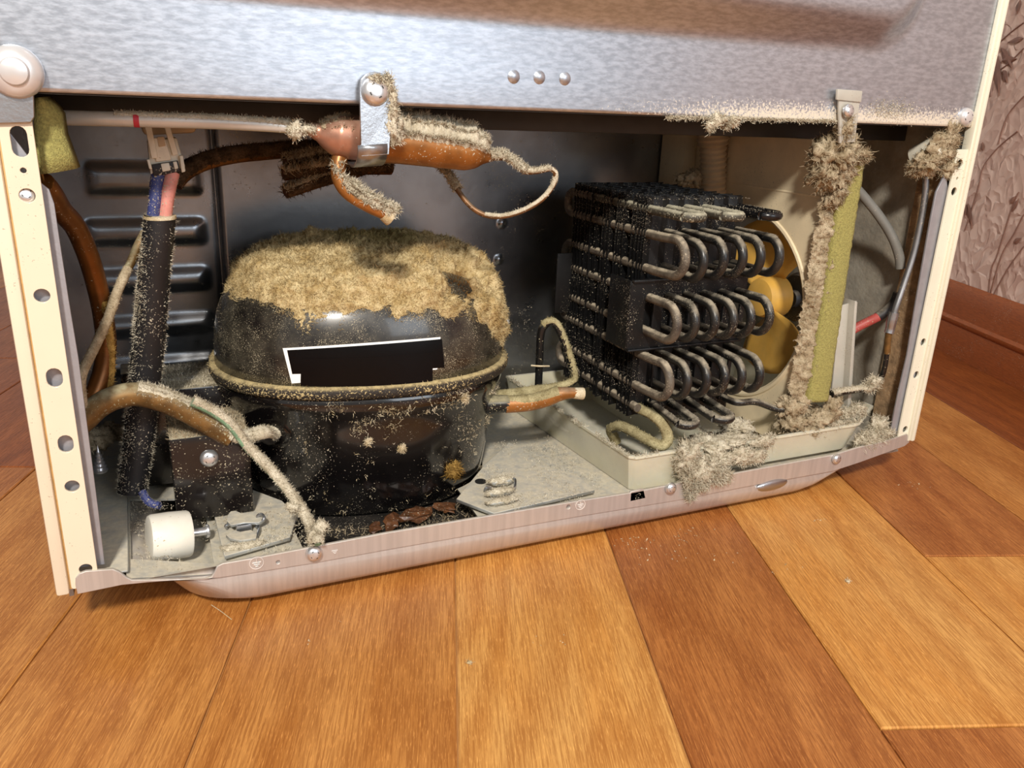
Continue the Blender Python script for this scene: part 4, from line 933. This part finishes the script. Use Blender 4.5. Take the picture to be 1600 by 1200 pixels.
quadblock('latch', q([(226, 196), (236, 194), (247, 247), (237, 248)], yb - .0025), .003, 'conn', hs); quadblock('latch', q([(255, 193), (264, 192), (279, 241), (270, 243)], yb - .0025), .003, 'conn', hs)
quadblock('centre_plate', q([(238, 216), (257, 214), (268, 250), (244, 253)], yb - .0016), .003, 'conn', hs); quadblock('recess', q([(245, 214), (256, 213), (259, 228), (248, 230)], yb - .0021), .001, 'conn_dim', hs)
quadblock('socket_frame', q([(237, 257), (278, 251), (282, 268), (240, 276)], yb - .0018), .003, 'rubber', hs); quadblock('socket', q([(251, 256), (264, 254), (267, 266), (254, 269)], yb - .0024), .002, 'conn', hs); quadblock('socket', q([(270, 253), (276, 252), (279, 263), (273, 265)], yb - .0024), .002, 'conn', hs)
quadblock('side_arm', q([(280, 243), (286, 243), (290, 268), (284, 270)], yb - .003), .004, 'conn', hs); quadblock('side_arm', q([(229, 249), (234, 249), (238, 265), (233, 264)], yb - .003), .004, 'conn', hs)
quadblock('mount_base', q([(212, 175), (312, 168), (306, 208), (225, 212)], .085), .012, 'conn_dim', wc, .002)
BW = px([(247, 272, .064), (244, 290, .062), (243, 310, .06), (240, 337, .06)]); o = MB().tube(BW, .0032, 10, 5).build('blue_wire', 'blue', wc); pp, nn_ = tri_sample(o.data, 420); fuzz('dust', pp, nn_, .0012, .00012, 'dust_grey', o)
PW = px([(270, 270, .064), (265, 290, .062), (261, 312, .06), (258, 337, .06)]); o = MB().tube(PW, .0033, 10, 5).build('pink_wire', 'pink', wc); pp, nn_ = tri_sample(o.data, 420); fuzz('dust', pp, nn_, .0012, .00012, 'dust_grey', o)
SL = px([(250, 338, .060), (246, 380, .061), (241, 430, .064), (236, 490, .067), (231, 550, .070), (224, 615, .072), (218, 680, .074), (210, 735, .074), (206, 770, .072)])
t = thing('cable_sleeve', SL[-1], 'thick black cable sleeve furry with dust hanging from the ivory connector', 'cable')
o = MB().tube(SL, [.0073, .0074, .0076, .0078, .0080, .0080, .0080, .0078, .0074], 18, 6).build('sleeve', 'rubber', t)
MB().tube([SL[0] + np.array([0, 0, .0004]), SL[0] - np.array([0, 0, .0012])], .0076, 18, 1).build('cut_end', 'lint_white', o)
pp, nn_ = tri_sample(o.data, 7000, lambda c, n: (.10 + 2.0 * sstep(.05, .9, -n[:, 0]) + 1.1 * sstep(.6, .95, n[:, 0])) * (.3 + sstep(.4, .7, fbm(c * 130)))); fuzz('dust', pp, nn_, .0019, .00015, 'dust_grey', o, 1.3)
BE = px([(222, 768, .066), (230, 782, .062), (240, 788, .060), (250, 790, .058)]); o = MB().tube(BE, .0022, 8, 6).build('blue_wire_end', 'blue', t); pp, nn_ = tri_sample(o.data, 260); fuzz('dust', pp, nn_, .0012, .00012, 'dust_grey', o)
HO = px([(272, 288, .079), (282, 275, .081), (300, 262, .084), (330, 250, .087), (370, 242, .09), (410, 238, .098), (460, 234, .106), (520, 231, .112), (560, 230, .116)])
o = MB().tube(HO, .0044, 12, 6).build('brown_hose', 'copper_dark'); tag(o, 'dark brown furry hose curving right behind the filter drier', 'hose'); tube_dust(o, HO, .0045, 'dust_dark', 3000, .002, .00016, .0005, up=-.2)
tp = thing('tube_bundle', aty(520, 265, .1), 'bundle of three dark tube ends furred with dust beneath the filter drier', 'tube')
for P_ in ([(600, 238, .104), (540, 243, .1), (490, 248, .096), (446, 256, .092)], [(610, 262, .098), (560, 262, .094), (500, 266, .09), (443, 274, .086)], [(600, 250, .10), (550, 268, .094), (500, 282, .089), (446, 302, .084)]):
    T_ = px(P_); o = MB().tube(T_, [.0042, .0042, .0038, .003], 10, 5).build('tube_end', 'copper_dark', tp); tube_dust(o, T_, [.0042, .0042, .0038, .003], 'dust_brown', 1600, .003, .00018, .0012, up=.3); tube_dust(o, T_, [.0042, .0042, .0038, .003], 'dust_dark', 1200, .003, .00018, .0006, up=-.6)
CP = px([(66, 286, .013), (78, 300, .018), (95, 328, .028), (118, 355, .040), (136, 395, .050), (150, 440, .056), (161, 490, .058), (166, 540, .058), (161, 580, .056), (150, 612, .052), (142, 628, .05)])
lp = thing('liquid_pipe', CP[-1], 'tall brown copper pipe bending down inside the left post', 'pipe')
MB().tube(CP, [.0048] * 11, 14, 6).build('pipe', 'copper_dark', lp)
CP2 = px([(92, 318, .022), (112, 340, .034), (132, 375, .044), (148, 420, .052), (161, 470, .055), (170, 520, .055), (173, 560, .055), (170, 600, .053), (160, 630, .051)]); o = MB().tube(CP2, .0016, 8, 6).build('thin_pipe', 'copper', lp); tube_dust(o, CP2[4:], .0017, 'dust_ochre', 900, .0016, .00018, .0004, up=-.8)
RD = px([(228, 365, .078), (213, 392, .074), (200, 420, .066), (184, 455, .057), (170, 495, .048), (152, 535, .045), (138, 563, .042), (128, 585, .040), (126, 605, .04), (129, 635, .042)])
o = MB().tube(RD, [.0030, .0026] + [.0021] * 8, 10, 6).build('thin_tube', 'copper_dirty'); tag(o, 'thin dusty copper tube slanting across the tall brown pipe', 'tube'); tube_dust(o, RD[2:], .0022, 'dust_brown', 1500, .0010, .00012, .0002, up=-.5)
SU = px([(112, 672, .044), (132, 655, .044), (152, 636, .045), (178, 622, .046), (212, 616, .047), (250, 624, .047), (290, 641, .047), (325, 661, .047), (352, 677, .046), (364, 684, .045)])
o = MB().tube(SU, [.0060] * 9 + [.0054], 18, 6).build('suction_pipe', 'copper_dirty'); tag(o, 'fat tarnished copper pipe arching from the left post to the compressor', 'pipe'); tube_dust(o, SU[4:], .0060, 'dust_grey', 3000, .0016, .00015, .0005, up=.5)
GW = px([(300, 628, .040), (330, 642, .040), (360, 664, .040), (383, 694, .038), (400, 712, .036), (425, 738, .032), (452, 770, .026), (475, 803, .018), (488, 830, .010), (494, 842, .0030), (496, 843, -.0034), (496, 851, -.0064)])
gw = thing('earth_wire', GW[-1], 'green earth wire crusted with dust running down to a pan flange screw', 'wire')
o = MB().tube(GW, [.0024] * 10 + [.0019, .0016], 10, 6).build('wire', 'green', gw); tube_dust(o, GW[3:], .0027, 'dust_grey', 3600, .0016, .00013, .0003, up=.0); tube_dust(o, GW[:4], .0027, 'dust_grey', 800, .0016, .00015, .0005, up=.3)
d_ = clump('dust', [(aty(500, 825, .004), (.004, .003, .003)), (aty(490, 842, .002), (.003, .0025, .004)), (aty(460, 793, .02), (.004, .003, .003))], 'dust_grey', 900, .0024, .0002, .9, gw, 3); d_['kind'] = 'stuff'

# ================================================================== DRIP TRAY
tr = thing('drip_tray', (.4, .08, .022), 'shallow translucent plastic drip tray under the condenser, rim lined with dust', 'tray')
def tray_part(name, top_, bot_, zt, zb, m):
    """open tray: rim outline, bottom outline, both lists of (x, y) in order"""
    T = np.array(top_); B = np.array(bot_); n = len(T); c = T.mean(0); V = []; ti = .0016
    off = lambda A, d: A + (c - A) / np.linalg.norm(c - A, axis=1)[:, None] * d
    Ls = [(off(B, ti * 2), zb + ti), (off(T, ti * 1.2), zt - .002), (off(T, ti), zt), (off(T, -.0012), zt), (off(T, -.0014), zt - .0016), (T, zt - .002), (B, zb)]
    for A, z in Ls: V += [(a[0], a[1], z) for a in A]
    f = [tuple(range(n))] + [(k_ * n + j, k_ * n + (j + 1) % n, (k_ + 1) * n + (j + 1) % n, (k_ + 1) * n + j) for k_ in range(len(Ls) - 1) for j in range(n)] + [tuple((len(Ls) - 1) * n + j for j in reversed(range(n)))]
    bm = bmesh.new(); vs = [bm.verts.new(v) for v in V]
    for q_ in f: bm.faces.new([vs[i] for i in q_])
    bmesh.ops.recalc_face_normals(bm, faces=bm.faces[:]); return MB().bm(bm).build(name, m, tr)
z1 = .0505
A = [tuple(atz(x, y, z1)[:2]) for x, y in ((783, 588), (787, 581))]
fxl = atz(1000, 716, z1)[:2]; top1 = [(A[0][0], .176), A[0], (A[0][0] + .0015, A[0][1] - .004), (fxl[0] - .0005, fxl[1] + .004), (fxl[0] + .004, fxl[1] + .0015), (.400, .0048), (.403, .008), (.403, .176)]
top1 = [(.297, .172), (.3065, .0075), (.3105, .0045), (.372, .0043), (.3745, .0065), (.3745, .172)]
bot1 = [(.300, .166), (.3115, .012), (.315, .009), (.368, .0085), (.3705, .011), (.3705, .166)]
tray_part('deep_basin', top1, bot1, z1, .0246, 'tray')
top2 = [(.3765, .172), (.3765, .0060), (.379, .0042), (.490, .0042), (.4955, .0052), (.5335, .028), (.5335, .04), (.525, .05), (.525, .172)]
bot2 = [(.380, .166), (.380, .0095), (.383, .0082), (.486, .0082), (.492, .010), (.522, .032), (.522, .042), (.515, .052), (.515, .166)]
tray_part('shallow_basin', top2, bot2, z1 - .0015, .0285, 'tray')
for o in list(tr.children):
    if 'basin' in o.name: pp, nn_ = tri_sample(o.data, 2200, lambda c, n: (n[:, 2] < .3) * (n[:, 2] > -.5) * (.1 + sstep(.4, .7, fbm(c * 60)))); fuzz('dust', pp, nn_, .0005, .00013, 'lint_white', tr, 1.5)
for src, nrm in ((top1, 1), (top2, 1)):
    P_ = []; T_ = np.array(src)
    for i in range(len(T_) - 1):
        a_, c_ = T_[i], T_[i + 1]; k_ = int(np.linalg.norm(c_ - a_) / .00012); P_ += [np.append(a_ + (c_ - a_) * t_, z1) for t_ in rng.random(k_)]
    P_ = np.array(P_); P_ = P_[fbm(P_ * 60, 3) > .42]; fuzz('dust', P_ + rng.normal(size=P_.shape) * .0006, np.tile([[0, -.2, 1.]], (len(P_), 1)), .0024, .0002, 'dust_grey', tr, 1.2)
MB().box((.448, .012, .05), (.4495, .03, .112)).build('tray_wall', 'plastic_clear', tr, smooth=False) if 0 else None
quadblock('upright_web', q([(1313, 478), (1339, 470), (1330, 640), (1296, 652)], .021), .0012, 'plastic_clear', tr, .0003)
quadblock('upright_web', q([(1336, 470), (1340, 472), (1329, 640), (1324, 641)], .0155), .010, 'plastic_clear', tr, .0003)

# ================================================================== SMALL PARTS ON THE PAN
cw = thing('caster_wheel', atz(265, 845, .016), 'white plastic roller with a steel axle pin lying in the pan corner', 'wheel')
ca = np.array([.0255, .034, .0200]); cb = np.array([.0490, .0300, .0195]); ax = (cb - ca) / np.linalg.norm(cb - ca)
ca = aty(231, 842, .0315); cb = aty(298, 833, .0345); ax = (cb - ca) / np.linalg.norm(cb - ca); Ln = np.linalg.norm(cb - ca)
MB().lathe(ca, ax, [(.0096, 0), (.0117, .0006), (.0123, .0018), (.0126, Ln * .5), (.0123, Ln - .0018), (.0117, Ln - .0006), (.006, Ln)], 40).build('roller', 'white_pl', cw)
MB().lathe(cb, ax, [(.0022, -.002), (.0022, .0075), (.0036, .0076), (.0038, .0085), (.0034, .0092), (.0001, .0093)], 18).build('axle_pin', 'chrome', cw)
def flat(nm, L, z, t_, m, par): return plate(nm, fz(L, z), [], t_, lambda a, c, q: (a, c, z + q), m, par, .0002)
t = thing('spring_clip', atz(384, 836, .0285), 'bent steel spring clip on the plate beside the white roller', 'clip')
flat('spring_plate', [(357, 806), (361, 801), (368, 800), (377, 804), (400, 803), (408, 806), (413, 813), (404, 818), (380, 818), (362, 822), (355, 816)], .0335, .0012, 'pan_in', t)
flat('spring_plate', [(354, 838), (366, 831), (376, 833), (392, 830), (401, 836), (399, 843), (376, 846), (360, 843)], .0310, .0012, 'pan_in', t)
MB().tube([atz(x, y, z) for x, y, z in ((400, 824, .030), (408, 816, .033), (413, 810, .035), (409, 804, .036), (403, 806, .035), (402, 813, .0325))], .0009, 8, 5).build('hook', 'galv', t)
MB().tube([atz(x, y, z) for x, y, z in ((404, 819, .031), (404, 830, .031), (400, 842, .0295))], .0008, 8, 5).build('hook', 'galv', t)
MB().tube([atz(x, y, z) for x, y, z in ((362, 818, .032), (353, 821, .032), (354, 825, .030))], .0008, 8, 5).build('hook', 'galv', t)
MB().box(atz(382, 832, .0288) + np.array([-.004, -.001, 0]), atz(382, 832, .0288) + np.array([.004, .004, .0050]), .0006).build('post', 'galv', t)
d_ = clump('dust', [(atz(382, 852, .0290), (.0105, .0034, .0016))], 'dust_grey', 1400, .0012, .00015, .4, t, 4); d_['kind'] = 'stuff'
t = thing('spring_clip', atz(782, 775, .0285), 'dust-buried spring clip on the plate right of the compressor', 'clip')
for (x, y, z, rx, ry, rz_) in ((784, 752, .0325, .0080, .0034, .0026), (781, 769, .0318, .0086, .0026, .0022), (784, 783, .0308, .0098, .0030, .0016)):
    c = atz(x, y, z); v0, f0 = ico(3); V = np.sign(v0) * np.abs(v0) ** .7 * np.array([rx, ry, rz_]) * .9 + c; MB().add(V, [tuple(q_) for q_ in f0]).build('leaf', 'pan_in', t)
    d_ = clump('dust', [(c + np.array([0, 0, .0004]), (rx, ry, rz_))], 'dust_grey', 1200, .0011, .00014, .35, t, 4, 420); d_['kind'] = 'stuff'
MB().tube([atz(x, y, z) for x, y, z in ((798, 768, .030), (804, 762, .032), (805, 750, .034), (801, 748, .033))], .0008, 8, 5).build('hook', 'galv', t)
MB().tube([atz(x, y, z) for x, y, z in ((767, 762, .031), (760, 762, .032), (757, 767, .030))], .0008, 8, 5).build('hook', 'galv', t)
sc = thing('loose_screw', atz(157, 735, .034), 'pointed screw tip sticking up behind the left post', 'screw'); c = aty(157, 737, .08)
pf = [(.0034, 0)]; 
for i in range(6): pf += [(.0040 - .00055 * i, .0012 + .0021 * i), (.0026 - .0004 * i, .0022 + .0021 * i)]
MB().lathe(c, (.02, 0, 1), pf + [(.0001, .0158)], 16).build('threaded_tip', 'chrome', sc)
d0 = clump('dust_clump', [(aty(152, 686, .12), (.009, .008, .006)), (aty(172, 676, .13), (.010, .007, .005))], 'dust_brown', 900, .002, .0002, .6); tag(d0, 'dull dust lump on the pan floor behind the left post', 'dust', kind='stuff')

# scraps and dust under the compressor
for i_, (x, y, s, rz) in enumerate(((652, 803, .011, .3), (612, 815, .008, 1.2), (697, 793, .008, 2.0), (585, 824, .006, .8))):
    c = atz(x, y, .020); V, f0 = ico(2); k_ = np.array([s, s * .6, s * .3]); V = V * k_; V = V * (1 + 1.5 * (vnoise(V * 420 + i_ * 9) - .5))[:, None]; ca_, sa_ = math.cos(rz), math.sin(rz)
    V = np.stack([V[:, 0] * ca_ - V[:, 1] * sa_, V[:, 0] * sa_ + V[:, 1] * ca_, V[:, 2]], 1) + c; V[:, 2] = np.maximum(V[:, 2], .0136)
    o = link('crumpled_scrap', mesh('crumpled_scrap', V, f0), 'leafdry', smooth=False); tag(o, ['largest brown crumpled scrap below the compressor front', 'brown crumpled scrap left of the largest one under the compressor', 'brown scrap right of the largest one, nearest the mounting plate', 'smallest brown scrap farthest left under the compressor'][i_], 'scrap', 'scraps under the compressor')
Q = np.array([atz(x, y, .0141) for x, y in zip(rng.uniform(500, 760, 1500), rng.uniform(775, 840, 1500))]); Q = Q[(Q[:, 1] > .006) & (((Q[:, 0] - .166) / .084) ** 2 + ((Q[:, 1] - .107) / .068) ** 2 > 1)]; o = fuzz('floor_fluff', Q, np.tile([[0, 0, 1.]], (len(Q), 1)), .004, .0002, 'dust_brown', None, 1.8); adopt(o, fr)

# ================================================================== RIGHT CHAMBER
hp = px([(1452, 262, .012), (1447, 275, .011), (1446, 300, .010), (1440, 340, .009), (1428, 395, .008), (1412, 445, .007), (1400, 480, .006), (1394, 500, .006)])
t = thing('heater_tube', hp[-1], 'thin silver tube with a metal ferrule running down the right chamber', 'tube')
MB().tube(hp, .0021, 12, 6).build('silver_tube', 'pipe_grey', t)
MB().tube(px([(1397, 488, .006), (1393, 503, .006), (1391, 513, .006), (1389, 520, .006)]), [.0034, .0035, .0031, .0033], 14, 3).build('ferrule', 'galv', t)
MB().tube(px([(1389, 518, .006), (1387, 535, .006), (1386, 552, .006)]), .0022, 10, 3).build('rusty_sleeve', 'copper_dirty', t)
h2 = px([(1386, 550, .006), (1382, 575, .007), (1376, 592, .009), (1365, 603, .012), (1345, 608, .011), (1320, 612, .0095), (1299, 616, .0090)])
o = MB().tube(h2, [.0017, .0018, .0019, .002, .0024, .0024, .0024], 10, 6).build('lower_tube', 'blackpipe', t); tube_dust(o, h2[3:], .0024, 'dust_grey', 900, .0014, .0002, .0004, up=.2)
d_ = clump('dust', [(aty(1365, 597, .008), (.006, .004, .004)), (aty(1357, 604, .009), (.004, .004, .003))], 'dust_grey', 900, .0028, .0002, .9, t, 3); d_['kind'] = 'stuff'
GC = px([(1330, 286, .045), (1350, 308, .041), (1374, 338, .034), (1394, 370, .027), (1405, 400, .022), (1407, 420, .020)])
o = MB().tube(GC, .0033, 12, 6).build('grey_cable', 'greycable'); tag(o, 'thick grey cable arching behind the silver tube', 'cable')
RC = px([(1325, 520, .030), (1340, 511, .028), (1360, 501, .025), (1372, 495, .024)]); t = thing('red_cable', RC[0], 'red cable with a black end behind the foam strip', 'cable')
MB().tube(RC, .0033, 12, 6).build('red_sheath', 'redwire', t); MB().tube([RC[-1]] + px([(1385, 486, .022), (1397, 474, .020), (1404, 458, .019)]), .0036, 12, 6).build('black_sheath', 'rubber', t)
pc = thing('plastic_clip', aty(1326, 178, -.004), 'milky plastic tab screwed to the rear sheet above the foam strip', 'clip')
o = quadblock('tab', q([(1311, 142), (1346, 143), (1336, 222), (1312, 224)], -.0036), .0016, 'plastic_clear', pc, .0004); quadblock('tab_top', q([(1309, 139), (1348, 142), (1346, 160), (1308, 156)], -.0046), .0016, 'plastic_clear', pc, .0004)
screw_part(aty(1325, 173, -.0056), (0, -1, .15), .0038, o, 'chrome', .6)
c1 = thing('corrugated_hose', aty(1120, 250, .12), 'pale corrugated drain hose standing behind the condenser', 'hose'); b = MB(); pts = []; rr_ = []
for i in range(27): t_ = i / 26; pts.append(aty(1114 - 0 * t_, 196 + 108 * t_, .114)); rr_.append(.0086 + (.0012 if i % 2 else 0) + (.002 if t_ < .3 else 0))
b.tube(pts, rr_, 20, 2).build('hose', 'conn_dim', c1)
d_ = clump('dust', [(aty(1128, 250, .118), (.006, .004, .013)), (aty(1118, 278, .116), (.012, .004, .008)), (aty(1085, 280, .118), (.012, .004, .006))], 'dust_brown', 3000, .003, .0002, .8, c1, 4); d_['kind'] = 'stuff'

# ================================================================== LOOSE DUST
def dust(label, blobs, m='dust_grey', n=2500, L=.003, rough=.75, sub=4, freq=240):
    o = clump('dust_clump', blobs, m, n, L, .0002, rough, None, sub, freq); tag(o, label, 'dust', kind='stuff'); return o
dust('shaggy dust clump at the top of the foam strip below the milky tab', [(aty(1310, 235, .006), (.011, .010, .010)), (aty(1295, 245, .008), (.010, .010, .010)), (aty(1330, 243, .003), (.012, .006, .004)), (aty(1288, 270, .008), (.007, .008, .009)), (aty(1312, 272, .006), (.007, .007, .011)), (aty(1318, 205, -.001), (.004, .004, .010)), (aty(1306, 300, .007), (.006, .006, .008)), (aty(1342, 246, .003), (.007, .004, .0025))], 'dust_brown', 9000, .0034, .8)
dust('dust plug round the pipe in the upper right corner of the bay', [(aty(1470, 235, .004), (.008, .006, .009)), (aty(1485, 215, .001), (.006, .003, .010)), (aty(1447, 255, .008), (.009, .007, .007)), (aty(1480, 260, .004), (.005, .005, .007)), (aty(1430, 262, .012), (.004, .004, .004)), (aty(1484, 236, .006), (.0035, .003, .008))], 'dust_brown', 6000, .003, .8)
MBo = MB().lathe(aty(1455, 233, .010), (0.0, -.8, .4), [(.0070, -.012), (.0070, .006), (.0062, .008), (.005, .008)], 20).build('pipe_grommet', 'conn'); tag(MBo, 'ivory grommet showing through the corner dust plug', 'grommet')
dust('shaggy dust clump spilling over the pan flange in front of the drip tray', [(aty(1090, 735, -.003), (.010, .004, .008)), (aty(1075, 715, .000), (.007, .006, .009)), (aty(1110, 738, -.004), (.008, .003, .005)), (aty(1092, 757, -.0045), (.006, .002, .004)), (aty(1125, 745, -.004), (.006, .002, .004)), (aty(1080, 748, -.004), (.005, .002, .006)), (aty(1078, 768, -.004), (.0016, .001, .005)), (aty(1120, 720, .0), (.010, .005, .006))], 'dust_grey', 9000, .0042, .9)
dust('flat grey dust mat on the tray between the coil loops and the flange', [(aty(1105, 693, .012), (.016, .012, .0045)), (aty(1140, 686, .012), (.016, .010, .0035)), (aty(1150, 665, .02), (.010, .008, .004)), (aty(1085, 700, .012), (.008, .008, .006)), (aty(1160, 712, .001), (.010, .0035, .006)), (aty(1190, 690, .004), (.010, .003, .004)), (aty(1175, 715, .001), (.012, .003, .005))], 'dust_grey', 5200, .0026, .6)
dust('dusty scraps heaped round the outlet tube below the fan shroud', [(aty(1235, 635, .014), (.009, .006, .009)), (aty(1240, 660, .014), (.010, .008, .006)), (aty(1275, 655, .012), (.011, .008, .009)), (aty(1300, 640, .010), (.007, .005, .008)), (aty(1260, 668, .012), (.012, .007, .005))], 'dust_brown', 4200, .003, .8)
dust('pale fluff in the far right end of the drip tray', [(aty(1320, 648, .012), (.008, .005, .004)), (aty(1338, 640, .014), (.006, .005, .005)), (aty(1300, 662, .01), (.009, .005, .003))], 'dust_grey', 2600, .0034, .8)
dust('pale fluff heap in the pan corner beside the right post', [(aty(1365, 685, .003), (.011, .004, .007)), (aty(1382, 678, .002), (.008, .003, .004)), (aty(1350, 690, .002), (.008, .003, .006)), (aty(1370, 668, .006), (.007, .004, .007))], 'dust_grey', 4200, .0036, .8)
dust('small pale dust wad showing through the slot in the pan flange', [(aty(996, 774, -.0004), (.0035, .0009, .0025))], 'dust_grey', 500, .0016, .5, 3)
dust('woolly dust tuft hanging from the sheet edge above the coil', [(aty(1118, 190, -.001), (.0035, .0022, .0035)), (aty(1128, 187, -.001), (.004, .002, .002)), (aty(1146, 188, -.001), (.004, .002, .003)), (aty(1111, 198, -.001), (.0018, .0015, .004)), (aty(1135, 194, .0), (.002, .0015, .003))], 'dust_grey', 1600, .0022, .9, 3)
Q = np.array([aty(x, 184 + (x - 1160) * .02 + abs(rng.normal()) * 3, -.0012) for x in rng.uniform(1040, 1310, 2600)]); o = fuzz('edge_dust', Q, np.tile([[0, -1, -.3]], (len(Q), 1)), .0013, .00018, 'dust_grey', None, 1.4); adopt(o, fr)
Q = np.array([aty(1395 + 20 * rng.normal(), 172 + 9 * rng.normal(), -.0008) for _ in range(900)]); o = fuzz('sheet_dust', Q, np.tile([[0, -1, 0.]], (len(Q), 1)), .0008, .00018, 'dust_grey', None, 1.4); adopt(o, fr)
# dust film lying on the pan
xs_ = rng.uniform(150, 940, 26000); ys_ = rng.uniform(690, 905, 26000); Q = np.array([atz(x, y, .0245) for x, y in zip(xs_, ys_)]); kp = (Q[:, 1] > .003) & (Q[:, 1] < .16) & (Q[:, 0] > .024) & (Q[:, 0] < .30) & (fbm(Q * 75, 4) > .47) & ((Q[:, 0] < .11) | (Q[:, 0] > .225)) & (((Q[:, 0] - .166) / .088) ** 2 + ((Q[:, 1] - .107) / .070) ** 2 > 1); Q = Q[kp]
Q[:, 2] = np.where((Q[:, 0] > .068) & (Q[:, 0] < .11) & (Q[:, 1] < .08) | (Q[:, 0] > .215) & (Q[:, 1] < .1), .0291, np.where(Q[:, 0] < .0655, .0308 - (Q[:, 0] - .0225) * .158, .0247))
o = fuzz('pan_dust', Q, np.tile([[0, 0, 1.]], (len(Q), 1)), .0012, .0002, 'dust_grey', None, 1.4); adopt(o, fr)
# crumbs fallen on the floor
crumbs = [((1050, 845), 26, 46, 18), ((985, 848), 8, 14, 6), ((1275, 812), 3, 8, 3), ((1430, 757), 4, 12, 3), ((740, 1037), 1, 2, 2), ((482, 1005), 1, 2, 2), ((530, 970), 1, 2, 2), ((860, 1000), 3, 20, 8), ((1215, 905), 4, 30, 20)]
Q = []
for (x, y), n_, sx, sy in crumbs: Q += [atz(x + sx * rng.normal(), y + sy * rng.normal(), .0002) for _ in range(n_ * 2)]
Q = np.array(Q); Q = Q[Q[:, 1] < -.004]; Q = np.repeat(Q, 3, 0) + rng.normal(size=(len(Q) * 3, 3)) * np.array([.0004, .0004, 0]); o = fuzz('floor_crumbs', Q, np.tile([[0, 0, .6]], (len(Q), 1)), .0011, .00028, 'lint_white', None, 2.0); tag(o, 'tiny pale dust crumbs scattered on the planks before the pan', 'dust', kind='stuff')
for i_, (p, q_, r_) in enumerate((((1325, 908), (1335, 916), .0007), ((733, 1035), (742, 1042), .0006))):
    o = clump('lint_speck', [(atz(*p, .0006), (.0012, .0010, .0006))], 'lint_white', 60, .0012, .00015, .6, None, 2); tag(o, ['pale lint speck by a knot on the light plank', 'pale lint speck on the plank in front of the pan'][i_], 'lint')
MB().tube([atz(330, 945, .0008), atz(345, 955, .0012), atz(362, 968, .0006)], .0002, 5, 5).build('hair_strand', 'lint_white'); tag(bpy.data.objects['hair_strand'], 'thin pale hair strand on the floor under the left of the pan', 'hair')
